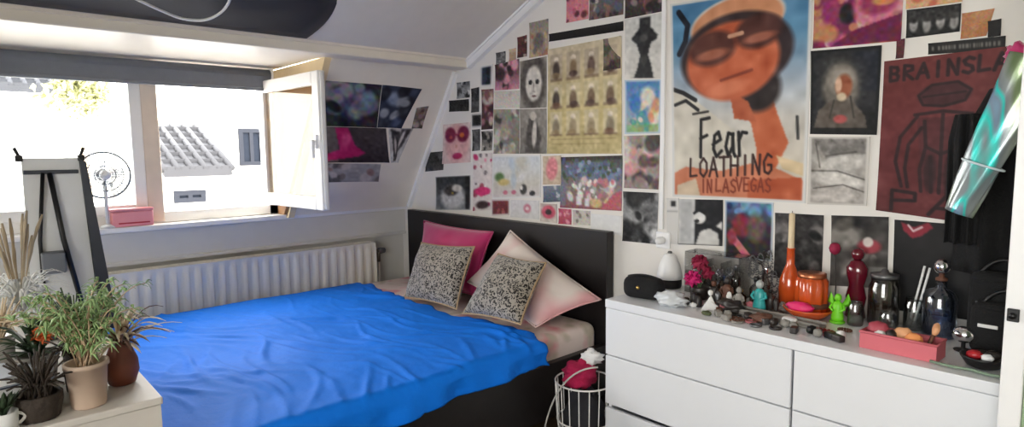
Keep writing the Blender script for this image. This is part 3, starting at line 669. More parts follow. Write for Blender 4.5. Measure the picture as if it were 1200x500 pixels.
def a_caption(A):
    A.vg((26,26,26), (24,22,22)); r = random.Random(2); x = .05
    while x < .95: 
        w = r.uniform(.01,.035); A.rect(x, .35, x+w, .68, (150,146,140), .75); x += w+r.uniform(.008,.03)
def a_comic(A): A.vg((20,20,22), (24,24,26)); A.rect(0,0,.36,1,(196,196,194)); A.rect(.05,.05,.3,.95,(170,170,170),.6); A.ell(.48,.4,.14,.13,(222,220,216),0,.3); A.line([(.36,.3), (.46,.22), (.6,.3)], .06, (16,16,16)); A.ell(.42,.47,.06,.04,(40,40,40),0,.4); A.poly([(.4,.98), (.5,.7), (.7,.62), (.9,.72), (.95,1)], (206,204,200)); A.poly([(.86,.58), (1,.45), (1,.66)], (214,212,208)); A.noise(8, 12, 3)
def a_blue(A): A.vg((84,124,160), (50,52,64), (40,34,40), (46,40,44)); A.blobs(8, [(110,160,200), (40,60,90), (30,30,40)], .06, .14, 4, (0,0,1,.25)); A.ell(.36,.42,.2,.2,(120,44,60),0,.4); A.ell(.66,.45,.18,.24,(104,84,76),0,.5); A.line([(.14,.6), (.5,.95)], .12, (196,112,126)); A.ell(.16,.62,.1,.14,(150,56,70),0,.5); A.noise(14, 16, 3, False); A.frame((196,206,216), .02)
def a_heart(A): A.vg((24,22,24), (16,15,16)); A.poly([(.08,.02), (.24,.07), (.4,.0), (.46,.06), (.32,.16), (.22,.19), (.11,.11)], (136,34,52)); A.line([(.17,.05), (.23,.11), (.33,.06)], .02, (222,200,200)); A.noise(4, 12, 3)
def a_boot(A): A.vg((70,66,66), (52,46,48)); A.rect(0,0,.2,1,(128,122,118),.7); A.poly([(.15,.02), (.36,.0), (.46,.5), (.62,.72), (.5,.82), (.02,.95), (.02,.75), (.22,.62)], (196,40,106)); A.ell(.32,.35,.07,.2,(226,90,140),15,.6,.8); A.noise(9, 14, 4)
def a_strip(A): A.vg((196,194,190), (186,186,184)); A.poly([(.08,.02), (.5,.1), (.62,.95), (.3,.95)], (58,56,58)); A.poly([(.5,.02), (.96,.02), (.8,.5), (.56,.7)], (66,64,66)); A.ell(.62,.3,.07,.24,(200,196,192),8,.5); A.ell(.36,.5,.07,.24,(180,176,172),-8,.5); A.noise(16, 14, 3)
def a_cloudy(A): A.vg((40,46,58), (50,56,72), (44,50,60)); A.blobs(26, [(26,28,36), (90,100,120), (130,140,156), (54,50,60), (160,160,160)], .08, .24, 7); A.ell(.75,.35,.12,.2,(120,136,164),0,.7); A.noise(14, 14, 3, False)

PIC = [
 # name, label, category, quad, painter
 ('poster', 'tall orange and blue film poster lettered Fear, largest on the wall', 'poster', ((786,5),(953,-22),(944,238),(789,230)), a_orange),
 ('poster', 'dark red poster lettered BRAINSLA above a black outlined figure', 'poster', ((1037,72),(1192,53),(1180,268),(1027,246)), a_red),
 ('picture', 'dark picture of a pale veiled head beside the red poster', 'picture', ((951,60),(1034,53),(1028,158),(950,157)), a_veil),
 ('photograph', 'grey photograph of carved stone limbs under the veiled head picture', 'photograph', ((949,160),(1020,160),(1016,241),(947,239)), framed(a_stone, (206,202,196), .03)),
 ('picture', 'magenta and pink crowded picture right of the orange poster top', 'picture', ((955,-14),(1060,-26),(1056,48),(953,57)), a_pile),
 ('photograph', 'black and white strip photograph of four heads above the red poster', 'photograph', ((1063,12),(1127,4),(1125,37),(1062,45)), a_row4),
 ('picture', 'orange and cream picture cut off by the top edge, above the four heads strip', 'picture', ((1062,-20),(1128,-30),(1128,2),(1062,11)), colphoto([(206,160,110),(214,170,130),(196,100,80),(226,206,170)], 12, 16)),
 ('paper_cutout', 'orange fan shaped paper cutout above the red poster', 'cutout', ((1128,16),(1166,10),(1156,42),(1126,46)), colphoto([(178,124,84),(170,112,72),(190,136,96)], 3, 12)),
 ('sticker', 'small black sticker right of the orange paper cutout', 'sticker', ((1158,25),(1174,22),(1173,42),(1158,44)), a_black),
 ('caption_strip', 'long black caption strip along the top of the red poster', 'strip', ((1088,51),(1179,42),(1178,58),(1088,64)), a_caption),
 ('photograph', 'small dark red photograph left of the long black caption strip', 'photograph', ((1051,47),(1061,45),(1059,68),(1050,69)), colphoto([(96,40,48),(70,34,40),(150,110,110)], 4, 8)),
 ('photograph', 'dark brown photograph cut by the top edge above the black vase picture', 'photograph', ((733,-20),(780,-28),(779,13),(733,22)), colphoto([(96,84,80),(60,52,52),(130,90,84),(150,140,136),(40,34,36)], 5, 18)),
 ('picture', 'picture of a black vase shaped silhouette on pale grey', 'picture', ((733,23),(780,14),(778,92),(733,92)), a_vase),
 ('picture', 'small picture of pale figures against a bright blue sky', 'picture', ((733,94),(776,93),(774,156),(733,157)), framed(a_sky, (190,206,220), .03)),
 ('photograph', 'brownish photograph of dark standing figures below the blue sky picture', 'photograph', ((732,159),(774,158),(772,222),(732,220)), colphoto([(196,170,160),(150,136,130),(90,70,66),(60,50,50),(216,206,196),(206,150,150)], 6, 30, (.05,.16))),
 ('photograph', 'black and white photograph of crossed hands above the white conical humidifier', 'photograph', ((731,224),(772,226),(770,286),(730,282)), bwphoto(14, .95, n=34)),
 ('banner', 'long black slanting banner strip above the yellowed poster', 'banner', ((644,40),(731,25),(731,36),(644,49)), a_black),
 ('poster', 'yellowed poster with three rows of small standing figures', 'poster', ((643,58),(729,42),(729,180),(642,180)), a_cream),
 ('photograph', 'dark green and brown photograph pinned over the corner of the yellowed poster', 'photograph', ((708,46),(728,42),(728,80),(708,83)), colphoto([(70,84,62),(84,66,60),(60,44,44),(130,110,100)], 7, 14)),
 ('picture', 'pink picture cut by the top edge above the black banner', 'picture', ((664,-8),(690,-14),(690,22),(664,27)), colphoto([(206,120,136),(216,140,150),(190,96,116),(90,40,50)], 8, 18)),
 ('photograph', 'group photograph in blue and grey cut by the top edge above the black banner', 'photograph', ((691,-14),(731,-22),(731,17),(691,24)), colphoto([(90,100,120),(110,90,84),(206,196,190),(50,46,50),(150,110,96)], 9, 30, (.06,.16))),
 ('photograph', 'grey photograph of a pale face with dark eyes', 'photograph', ((610,72),(641,66),(641,126),(610,127)), a_face),
 ('photograph', 'tall grey photograph of a woman in a dark dress below the pale face', 'photograph', ((610,128),(641,127),(641,180),(610,180)), a_lady),
 ('photograph', 'black and pink photograph left of the pale face', 'photograph', ((581,76),(609,69),(609,104),(581,106)), colphoto([(60,40,46),(214,150,166),(226,170,184),(30,26,28),(196,110,136)], 11, 16, (.1,.24))),
 ('picture', 'pale rounded arch picture below the black and pink photograph', 'picture', ((580,107),(609,106),(609,126),(580,127)), colphoto([(206,200,190),(216,210,200),(190,182,172)], 4, 10)),
 ('photograph', 'grey and black photograph left of the woman in a dark dress', 'photograph', ((579,128),(609,128),(609,180),(579,180)), colphoto([(150,146,138),(120,116,108),(60,56,54),(206,200,192),(170,160,140)], 15, 34, (.05,.14))),
 ('photograph', 'beige photograph high on the wall next to the slanting batten', 'photograph', ((621,27),(643,22),(643,64),(621,68)), colphoto([(150,140,130),(190,170,140),(110,104,100),(170,120,96)], 16, 18)),
 ('photograph', 'narrow dark red photograph beside the beige one near the batten', 'photograph', ((607,44),(618,41),(618,66),(607,68)), colphoto([(106,60,56),(60,40,42),(190,170,150)], 17, 8)),
 ('photograph', 'tiny grey photograph just above the black and pink photograph', 'photograph', ((582,62),(593,60),(593,74),(582,76)), bwphoto(18, .8, n=8)),
 ('photograph', 'small cream photograph right of the tiny grey one below the batten', 'photograph', ((597,58),(605,56),(605,70),(597,72)), colphoto([(206,186,156),(180,150,126)], 19, 6)),
 ('photograph', 'small dark blue photograph in a white border near the end of the batten', 'photograph', ((563,78),(578,75),(577,102),(563,103)), framed(colphoto([(40,50,66),(60,70,86),(24,26,32)], 20, 10), (226,224,220), .1)),
 ('photograph', 'dark pinkish photograph below the white bordered blue one', 'photograph', ((565,105),(579,104),(578,151),(565,152)), colphoto([(120,70,76),(60,40,44),(170,120,120),(206,190,180)], 21, 20, (.06,.16))),
 ('photograph', 'small grey portrait photograph just left of the grey and black photograph', 'photograph', ((565,154),(578,153),(577,176),(565,177)), bwphoto(22, .95, (1,.97,.92), 12)),
 ('photograph', 'tall narrow dark photograph nearest the mansard slope', 'photograph', ((553,104),(562,102),(562,131),(553,132)), bwphoto(23, .5, n=8)),
 ('photograph', 'small black photograph in white edging under the tall narrow dark one', 'photograph', ((553,133),(565,132),(565,149),(553,150)), framed(bwphoto(24, .25, n=6), (220,218,214), .1)),
 ('photograph', 'tiny dark grey photograph right of the pink sunglasses picture', 'photograph', ((554,152),(563,151),(563,176),(554,177)), bwphoto(25, .6, n=8)),
 ('photograph', 'small black and white photograph highest beside the mansard slope', 'photograph', ((536,97),(551,95),(551,114),(536,116)), bwphoto(26, 1, n=14)),
 ('photograph', 'wide black photograph above the pink sunglasses picture', 'photograph', ((527,118),(550,116),(550,130),(527,131)), bwphoto(27, .3, n=8)),
 ('picture', 'pale pink picture of a face in dark magenta sunglasses', 'picture', ((520,146),(552,143),(552,190),(519,192)), a_pinkglasses),
 ('photograph', 'small square dark photograph beside the foot of the mansard slope', 'photograph', ((499,179),(520,177),(520,199),(499,201)), bwphoto(29, .45, n=10)),
 ('photograph', 'black and white photograph of a cat just above the headboard', 'photograph', ((511,207),(552,205),(552,246),(511,246)), framed(a_cat, (214,214,212), .02)),
 ('drawing', 'white paper with pink doodles right of the cat photograph', 'drawing', ((555,180),(577,179),(577,246),(555,247)), a_doodle),
 ('picture', 'pale blue and white picture of animals in a bright room', 'picture', ((578,182),(634,181),(634,231),(578,233)), a_pastel),
 ('picture', 'tan card with a pink oval left of the garden crowd poster', 'picture', ((637,183),(658,182),(658,216),(637,216)), lambda A: (A.vg((206,186,160), (200,180,156)), A.ell(.5,.45,.32,.4,(214,130,136),8,.3), A.noise(14, 14, 3))),
 ('photograph', 'small blue grey photograph under the tan card with a pink oval', 'photograph', ((637,218),(657,217),(657,236),(637,237)), colphoto([(120,130,146),(80,90,106),(196,200,206)], 31, 12)),
 ('poster', 'colourful garden crowd poster with blue flowers across its top', 'poster', ((658,184),(730,182),(729,247),(657,243)), a_garden),
 ('picture', 'small dark red picture on white paper above the headboard', 'picture', ((577,233),(597,233),(597,252),(577,253)), framed(colphoto([(128,48,58),(96,40,46),(170,90,90)], 33, 10), (222,218,214), .08)),
 ('paper_note', 'white note with a small pink mark above the headboard centre', 'note', ((599,234),(632,235),(632,257),(599,254)), lambda A: (A.vg((218,216,216), (214,212,210)), A.ell(.6,.45,.13,.25,(206,130,146),0,.4), A.ell(.6,.45,.05,.1,(226,210,210),0,.4), A.noise(6, 8, 3))),
 ('picture', 'small picture with a pink ring under the blue grey photograph', 'picture', ((634,238),(653,239),(653,261),(634,259)), lambda A: (A.vg((196,180,174), (200,190,180)), A.ell(.5,.45,.42,.36,(206,90,112),0,.3), A.ell(.5,.45,.2,.16,(60,44,46),0,.4), A.noise(12, 8, 3))),
 ('picture', 'small deep pink picture under the garden crowd poster', 'picture', ((655,244),(670,245),(670,263),(655,262)), colphoto([(196,96,112),(176,70,90),(226,160,170)], 35, 12)),
 ('photograph', 'pale grey photograph right of the small deep pink picture', 'photograph', ((672,246),(692,247),(692,264),(672,263)), colphoto([(190,184,176),(206,200,190),(120,112,106)], 36, 10)),
 ('paper_note', 'blank white sheet taped between the headboard and crossed hands photograph', 'note', ((693,250),(729,253),(729,276),(693,268)), lambda A: (A.vg((228,228,228), (222,222,222)), A.noise(3, 8, 3))),
 ('bookmark', 'white paper strip with a black square below the orange poster corner', 'bookmark', ((782,232),(796,232),(795,286),(782,285)), lambda A: (A.vg((214,212,208), (206,204,200)), A.rect(.32,.05,.78,.19,(22,22,22)), A.rect(0,.27,1,.29,(150,148,146)))),
 ('comic_page', 'black and white comic page under the left of the orange poster', 'picture', ((797,233),(848,234),(847,288),(796,286)), a_comic),
 ('photograph', 'blue topped photograph with a pink diagonal arm under the orange poster', 'photograph', ((850,234),(907,237),(905,306),(849,302)), a_blue),
 ('photograph', 'dark photograph behind the orange bottle', 'photograph', ((909,249),(966,252),(963,330),(907,325)), bwphoto(41, .55, (1,.96,.95), 34)),
 ('photograph', 'dark photograph with a red and white figure behind the dark red bottle', 'photograph', ((975,252),(1042,254),(1040,338),(973,334)), lambda A: (A.vg((50,48,46), (96,92,88)), A.blobs(24, [(30,28,28), (90,86,80), (140,136,130), (60,56,54)], .06, .2, 3), A.ell(.68,.42,.2,.1,(150,56,66),0,.4), A.ell(.66,.36,.09,.07,(206,196,190),0,.4), A.poly([(.45,.72), (1,.7), (1,1), (.45,1)], (120,118,114)), A.noise(12, 16, 4))),
 ('poster', 'black poster with a dark red heart shape in its corner', 'poster', ((1049,257),(1152,265),(1146,376),(1045,362)), a_heart),
]
MP0 = (-3.927, 1.62, 1.012); MN = Vector((-(1.957-1.012), 0, .611)).normalized()
SLOPE = [
 ('photograph', 'dark blue cloudy photograph on the mansard slope, upper row left', 'photograph', ((381,94),(447,99),(441,149),(381,147)), a_cloudy),
 ('photograph', 'dark blue photograph with a pale figure on the mansard slope, upper row right', 'photograph', ((448,99),(494,104),(470,150),(442,149)), lambda A: (A.vg((52,62,84), (36,44,60)), A.ell(.45,.3,.3,.16,(120,134,160),10,.6), A.blobs(10, [(24,28,38),(80,92,120),(150,156,166)], .08, .2, 6), A.noise(12, 12, 3))),
 ('photograph', 'photograph of a magenta boot on the mansard slope, lower row', 'photograph', ((381,148),(452,150),(456,190),(381,190)), a_boot),
 ('photograph', 'black and white photograph strip on the mansard slope, lower row right', 'photograph', ((455,150),(484,150),(466,190),(458,190)), a_strip),
 ('photograph', 'small brown photograph on the mansard slope at its right edge', 'photograph', ((488,126),(502,124),(494,150),(482,150)), colphoto([(130,116,110),(70,56,54),(170,160,150)], 44, 12)),
 ('photograph', 'pale grey photograph strip at the bottom left of the mansard slope', 'photograph', ((381,191),(446,192),(443,212),(381,213)), lambda A: (A.vg((166,166,166), (150,150,150)), A.blobs(14, [(196,190,186),(120,112,108),(150,120,116),(90,88,88)], .12, .3, 5), A.noise(9, 8, 3))),
]
for nm, lb, ct, q, fn in PIC: sheet(nm, lb, ct, q, fn, group='pictures taped on the wall above the bed and dresser')
for nm, lb, ct, q, fn in SLOPE: sheet(nm, lb, ct, q, fn, plane=(MP0, MN), group='photographs on the mansard slope')
# white cable trunking down the wall to a socket
tr0, tr1 = at(781, -30, 1, YW), at(776, 268, 1, YW)
struct('trim_5', MB().box((tr1.x-.011, YW-.014, tr1.z), (tr1.x+.011, YW, 2.6), .003), M_white)
sk = at(778, 281, 1, YW)
so = thing('power_socket', 'white wall socket with a plug at the foot of the cable trunking', 'socket', (sk.x, YW, sk.z))
MB().box((-.04, -.012, -.04), (.04, -.001, .04), .006).build('face_plate', M_white, so)
MB().lathe([(.019, 0), (.019, .03), (.012, .045)], (0, 0, 0), 16).xf(Matrix.Translation((0, -.012, 0)) @ Matrix.Rotation(math.radians(90), 4, 'X')).build('plug', M_white, so)
# ------------------------------------------------------------------ dresser
DX0, DX1, DY0, DY1, DZ = -1.648, -.03, 2.048, 2.515, .78
dr = thing('dresser', 'long white dresser of wide plain drawers crowded with bottles and trinkets', 'dresser', ((DX0+DX1)/2, DY1, 0))
ox = Vector((-(DX0+DX1)/2, -DY1, 0))
def dpart(mb, name, m, parent=dr): return mb.xf(Matrix.Translation(ox)).build(name, m, parent)
dpart(MB().box((DX0, DY0-.002, DZ-.036), (DX1, DY1, DZ), .003), 'top', M_lacq)
w = MB().box((DX0+.004, DY0+.02, 0), (DX0+.022, DY1-.005, DZ-.037), .002).box((DX1-.022, DY0+.02, 0), (DX1-.004, DY1-.005, DZ-.037), .002).box((DX0+.022, DY1-.02, .05), (DX1-.022, DY1-.008, DZ-.037)).box((DX0+.022, DY0+.05, .05), (DX1-.022, DY1-.02, .07)).box(((DX0+.8)-.008, DY0+.03, .07), ((DX0+.8)+.008, DY1-.02, DZ-.04)).box((DX0+.022, DY0+.045, 0), (DX1-.022, DY0+.06, .05))
dpart(w, 'carcass', M_lacq)
for cx0, cx1 in ((DX0, DX0+.798), (DX0+.803, DX1)):
    for i, (z0, z1) in enumerate(((.538, .742), (.318, .533), (.075, .300))):
        w = MB().box((cx0+.002, DY0, z0), (cx1-.002, DY0+.018, z1), .003).box((cx0+.03, DY0+.02, z0+.02), (cx1-.03, DY0+.38, z0+.03))
        dpart(w, 'drawer', M_lacq)

ZD = DZ+.001
def spot(px, py): p = at(px, py, 2, DZ); return (p.x, min(p.y, DY1-.05), ZD)
CR2 = mat('dark_red_glass', rgb(96,16,34), .12, var=.1, coat=.6)
M_org = mat('orange_glass', rgb(206,84,34), .12, var=.12, coat=.7); M_red = mat('red_enamel', rgb(176,36,44), .3); M_pink = mat('pink_plastic', rgb(206,106,116), .5, var=.03)
M_hot = mat('hot_pink', rgb(226,40,110), .5); M_smoke = glass('smoked_glass', (.68,.67,.65), .14); M_bluec = glass('blue_glass', (.80,.85,.92), .16)
M_brn = mat('brown_leather', rgb(98,62,46), .6, var=.15); M_gold = mat('gold_trim', rgb(206,170,100), .3, metal=1); M_copper = mat('copper', rgb(196,120,84), .3, metal=.8)
M_greym = mat('grey_metal', rgb(120,120,122), .35, metal=.8); M_skin = mat('peach_tone', rgb(226,166,120), .55); M_stone = mat('grey_stone', rgb(142,138,132), .7, var=.2, scale=30); M_dk = mat('dark_resin', rgb(46,40,38), .4, var=.25, scale=30)
M_cloth = mat('white_tissue', rgb(232,232,230), .9, var=.03); M_lime = mat('lime_plastic', rgb(120,214,40), .45, var=.08)
M_amber = glass('amber_glass', (.62,.42,.26), .14)

# soft black case
t = thing('speaker', 'black rounded portable speaker with a small gold emblem at the dresser left end', 'speaker', spot(742, 353), math.radians(10))
t.location.y = 2.17; t.location.x = -1.535
w = MB().box((-.09, -.04, 0), (.09, .04, .095), .034, seg=4); w.s = [True]*len(w.s); w.build('body', M_blackc, t)
MB().lathe([(.009, 0), (.007, .004), (.0, .006)], (0, 0, 0), 16).xf(Matrix.Translation((-.01, -.039, .052)) @ Matrix.Rotation(math.radians(90), 4, 'X')).build('emblem', M_gold, t)
MB().tube(bez((-.075, 0, .088), (0, 0, .112), (.075, 0, .088), 12), .006, 8).build('handle', M_black, t)
# humidifier
t = thing('humidifier', 'white conical humidifier on a black base below the wall socket', 'humidifier', (-1.585, 2.44, ZD))
MB().lathe([(.052, 0), (.056, .006), (.056, .035), (.05, .04)], seg=32).build('base', M_black, t)
MB().lathe([(.0585, .0405), (.058, .06), (.048, .105), (.03, .145), (.016, .158), (.012, .158)], seg=32).build('cone_cover', M_white, t)
MB().lathe([(.011, .158), (.009, .166), (.004, .168)], seg=16).build('nozzle', M_greym, t)
# acrylic organiser
ax, ay = -1.355, 2.455
t = thing('acrylic_organizer', 'grey see-through organizer box full of silver jewellery behind the pink flowers', 'organizer', (ax, ay, ZD))
w = MB()
for a, b in (((-.13, -.05, 0), (.13, .05, .006)), ((-.13, -.05, 0), (-.125, .05, .18)), ((.125, -.05, 0), (.13, .05, .18)), ((-.125, .045, 0), (.125, .05, .18)), ((-.125, -.05, 0), (.125, -.045, .1)), ((-.045, -.045, 0), (-.041, .045, .15)), ((.041, -.045, 0), (.045, .045, .15)), ((-.13, -.05, .18), (.13, .05, .184))): w.box(a, b)
w.build('tray', glass('acrylic', (.86,.86,.86), .12), t)
random.seed(3); k = 0
for i in range(26):
    x, y, z = ax+random.uniform(-.13, .13), ay+random.uniform(-.05, .05), ZD+.02+random.uniform(0, .1)
for i, x in enumerate((-.105, -.065, -.02, .02, .065, .105)):
    w = MB(); hgt_ = random.uniform(.09, .14); w.tube([(0, 0, 0), (0, 0, hgt_)], .004, 8).lathe([(.022, 0), (.022, .006), (.006, .01)], seg=16)
    for q in range(7):
        a = q*.9; w.tube([(.016*math.cos(u+a), .016*math.sin(u+a)*.6, hgt_-.008*q-.01+.012*math.sin(u)) for u in np.linspace(0, 6.28, 14)], .0022, 6, closed=True)
    o = w.build('ring_stand', [M_chrome, M_greym, M_stone][i % 3], None, (ax+x, ay+random.uniform(-.012, .012), ZD+.007))
    tag(o, 'silver trinket stand of loops inside the grey organizer, %s' % ['far left', 'second from left', 'left of its middle', 'right of its middle', 'second from right', 'far right'][i], 'jewellery stand', 'trinket stands in the organizer')
# flowers
def rosette(w, c, r, seed):
    rr = random.Random(seed); c = Vector(c)
    for i in range(46):
        d = Vector((rr.gauss(0, 1), rr.gauss(0, 1), rr.gauss(.2, .8))).normalized(); s_ = d.orthogonal().normalized()
        w.leaf([c+d*r*.25, c+d*r*.7+Vector((0, 0, r*.12)), c+d*r], r*.55, s_, 0, .3)
    w.ell(c, (r*.6, r*.6, r*.5), lump=.3, seed=seed)
t = thing('flower_bunch', 'dark red and magenta cloth flowers in a dark pot left of the trinkets', 'flowers', (-1.365, 2.33, ZD))
MB().lathe([(.03, 0), (.036, .004), (.042, .05), (.038, .055), (.034, .05), (.03, .045)], seg=20).build('pot', M_dk, t)
w = MB()
for x, y, z in ((.005, -.01, .15), (0, -.03, .085), (.035, 0, .11), (-.025, .01, .12)): w.tube(bez((0, 0, .04), (x*.3, y*.3, z*.7), (x, y, z), 8), .0025, 6)
w.build('stem', mat('stem_green', rgb(70,96,56), .6), t)
for nm, c, r, m, sd in (('dark_bloom', (.005, -.01, .155), .04, mat('dark_red_petal', rgb(150,28,66), .7, var=.15), 1), ('bloom', (-.005, -.045, .09), .04, mat('magenta_petal', rgb(214,30,120), .7, var=.15), 2), ('dark_bloom', (.04, 0, .115), .03, MATS['dark_red_petal'], 3)):
    w = MB(); rosette(w, c, r, sd); w.build(nm, m, t)
# crumpled clear bag
def lumpy(name, label, cat, loc, r, m, seed, lump=.5, rot=0, group=None, seg=20):
    w = MB().ell((0, 0, r[2]*.92), r, seg=seg, rings=14, lump=lump, seed=seed)
    w.v = [(x, y, max(0, z)) for x, y, z in w.v]; w.xf(Matrix.Rotation(rot, 4, 'Z'))
    return tag(w.build(name, m, None, loc), label, cat, group)
lumpy('tissue_bag', 'crumpled white see-through bag in front of the conical humidifier', 'bag', (-1.375, 2.13, ZD), (.065, .04, .032), mat('milky_plastic', rgb(206,210,214), .25, var=.06), 4, .7)
# folded white paper figure
t = thing('paper_figure', 'small white folded paper figure near the dresser front edge', 'figurine', spot(831, 363), .5)
w = MB().prism([(-.032, -.008, 0), (.034, -.008, 0), (.006, -.004, .058)], (0, .016, 0)); w.build('body', M_cloth, t)
MB().ell((.004, .004, .068), (.01, .009, .012)).build('head', M_cloth, t)
MB().prism([(.006, -.012, .034), (.034, -.02, .018), (.03, -.018, .012)], (0, .004, .003)).build('arm', M_cloth, t)

# bottle shapes
def bottle(name, label, cat, loc, prof, m, cap=None, capm=None, label_m=None, lab=None, group=None, seg=20, rib=None):
    t = thing(name, label, cat, loc, 0, group); MB().lathe(prof, seg=seg, rib=rib).build('body', m, t)
    if cap: MB().lathe(cap, seg=seg).build('cap', capm, t)
    if lab: MB().lathe(lab, seg=seg).build('paper_label', label_m, t)
    return t
def vial(r, h, neck=.35): return [(r*.9, 0), (r, r*.1), (r, h*.6), (r*.85, h*.68), (r*neck, h*.78), (r*neck, h*.9)]
def vcap(r, h, neck=.35): return [(r*neck*1.25, h*.86), (r*neck*1.25, h), (r*neck*1.1, h*1.01)]
cl = [('brown glass bottle with a dark cap left in the dark trinket cluster', 845, 352, .018, .10, M_amber, M_black),
      ('tall smoky bottle with silver cap behind the dark trinket cluster', 862, 345, .020, .155, M_smoke, M_greym),
      ('short brown jar in front of the tall smoky bottle', 868, 362, .022, .07, M_amber, M_gold),
      ('round smoky bottle right in the dark trinket cluster', 886, 352, .026, .12, M_smoke, M_black),
      ('slim grey bottle behind the round smoky one', 897, 344, .016, .16, M_smoke, M_chrome),
      ('dark bottle just left of the teal figurine', 903, 356, .016, .09, M_dk, M_black)]
BY = [2.37, 2.385, 2.33, 2.37, 2.385, 2.325]
for i_, (lb, px, py, r, h, m, cm) in enumerate(cl): bottle('perfume_bottle', lb, 'bottle', (at(px, 350, 1, BY[i_]).x, BY[i_], ZD), vial(r, h), m, vcap(r, h), cm, group='little bottles on the dresser')
# small dark figurines and pebble-like trinkets
def figurine(label, loc, h, m, seed, m2=None, group=None, rz=0):
    t = thing('figurine', label, 'figurine', loc, rz, group); r = h*.2
    MB().lathe([(r*1.15, 0), (r*1.2, h*.05), (r*1.0, h*.08)], seg=18).build('base', m2 or m, t)
    w = MB().lathe([(r*.95, h*.08), (r*1.0, h*.2), (r*.75, h*.42), (r*.85, h*.58), (r*.6, h*.68), (r*.28, h*.73)], seg=18, sy=.8)
    for s_ in (-1, 1): w.tube([(s_*r*.8, 0, h*.62), (s_*r*1.15, -r*.25, h*.48), (s_*r*.5, -r*.75, h*.42)], [r*.24, r*.2, r*.17], 8)
    w.build('body', m, t); MB().ell((0, 0, h*.85), (r*.55, r*.55, h*.13), lump=.15, seed=seed).build('head', m2 or m, t)
    return t
figurine('small dark figurine with a red brown head in the trinket cluster', (at(836, 350, 1, 2.31).x, 2.31, ZD), .095, M_dk, 2, M_brn)
figurine('brown figurine behind the folded paper figure', (at(852, 350, 1, 2.31).x, 2.31, ZD), .12, M_brn, 5, M_dk)
figurine('grey stone figurine in front of the dark trinket cluster', (at(866, 350, 1, 2.25).x, 2.25, ZD), .10, M_stone, 7)
t = figurine('small teal figurine with a grey head left of the orange bottle', (-1.085, 2.295, ZD), .13, mat('teal_enamel', rgb(60,170,170), .3, var=.2, scale=20), 9, mat('pale_grey_enamel', rgb(180,186,184), .4))
t = figurine('lime green figurine on a grey stand before the dark red bottle', spot(981, 378), .11, M_lime, 11, M_lime); 
w = MB()
for s_ in (-1, 1): w.leaf([(s_*.01, .008, .06), (s_*.03, .012, .075), (s_*.03, .012, .11)], .03, (0, 0, 1))
w.build('wing', M_lime, t)
# taper in orange bottle
t = thing('orange_bottle', 'orange glass bottle holding a long cream taper candle', 'bottle', (-1.04, 2.46, ZD))
MB().lathe([(.036, 0), (.04, .006), (.042, .08), (.04, .11), (.026, .15), (.016, .175), (.015, .235), (.018, .24)], seg=24).build('body', M_org, t)
cnd = MB().lathe([(.012, .22), (.0125, .24), (.011, .375), (.004, .38)], seg=16).build('candle', mat('cream_wax', rgb(226,206,170), .5), t)
MB().tube([(0, 0, .38), (.001, 0, .388)], .0012, 6).build('wick', M_black, cnd)
# orange ribbed jar on a magenta dish
t = thing('dish', 'magenta round dish under the orange ribbed jar', 'dish', (-.93, 2.37, ZD))
MB().lathe([(.04, 0), (.066, .004), (.088, .03), (.09, .036), (.085, .034), (.06, .012), (0, .01)], seg=32).build('bowl', M_org, t)
tag(lumpy('soap_bar', 'bright pink soap bar on the magenta dish front', 'soap', (-.935, 2.305, ZD+.028), (.05, .022, .02), M_hot, 4, .25), 'bright pink soap bar lying on the front of the orange dish', 'soap')
t['label'] = 'orange round dish under the ribbed orange jar'
t = thing('ribbed_jar', 'orange ribbed jar with a dark brown rim standing on the orange dish', 'jar', (-.93, 2.395, ZD+.014))
MB().lathe([(.04, 0), (.054, .006), (.058, .06), (.057, .12), (.048, .134)], seg=60, rib=(.05, 10)).build('body', M_org, t)
MB().lathe([(.049, .132), (.051, .135), (.05, .15), (.043, .152)], seg=32).build('lid', M_copper, t)
MB().lathe([(.0575, .02), (.0615, .024), (.0615, .036), (.0575, .04)], seg=40).build('band', M_brn, t)
# rose on stem
t = thing('artificial_rose', 'deep pink rose bud on a dark stem behind the ribbed jar', 'flower', (-.885, 2.50, ZD))
MB().tube(bez((0, 0, 0), (.01, 0, .13), (-.005, 0, .23), 12), .0025, 6).build('stem', M_dk, t)
w = MB().lathe([(.004, 0), (.016, .01), (.02, .025), (.016, .04), (.008, .046), (.002, .04)], (-.005, 0, .225), 16, rib=(.1, 5)); w.build('bud', MATS['dark_red_petal'], t)
MB().lathe([(.022, 0), (.022, .004), (.006, .008)], seg=16).build('foot', M_dk, t)
# dark red torso shaped bottle
t = thing('red_bottle', 'tall dark red curved bottle left of the clear jar', 'bottle', (-.80, 2.475, ZD))
MB().lathe([(.03, 0), (.036, .006), (.03, .04), (.036, .08), (.026, .125), (.036, .165), (.037, .19), (.022, .213), (.012, .22)], seg=28, sy=.75).build('body', CR2, t)
MB().lathe([(.011, .219), (.02, .228), (.023, .243), (.017, .258), (.005, .264)], seg=20).build('stopper', CR2, t)
# grey tray with beads at the front
t = thing('stone_tray', 'long grey stone tray behind the front edge clutter', 'tray', (-.99, 2.235, ZD), math.radians(-3))
MB().box((-.16, -.03, 0), (.17, .03, .012), .004).build('base', M_stone, t)
MB().box((-.16, -.03, .0125), (.17, -.024, .022), .002).build('rim', M_stone, t); MB().box((-.16, .024, .0125), (.17, .03, .022), .002).build('rim', M_stone, t)
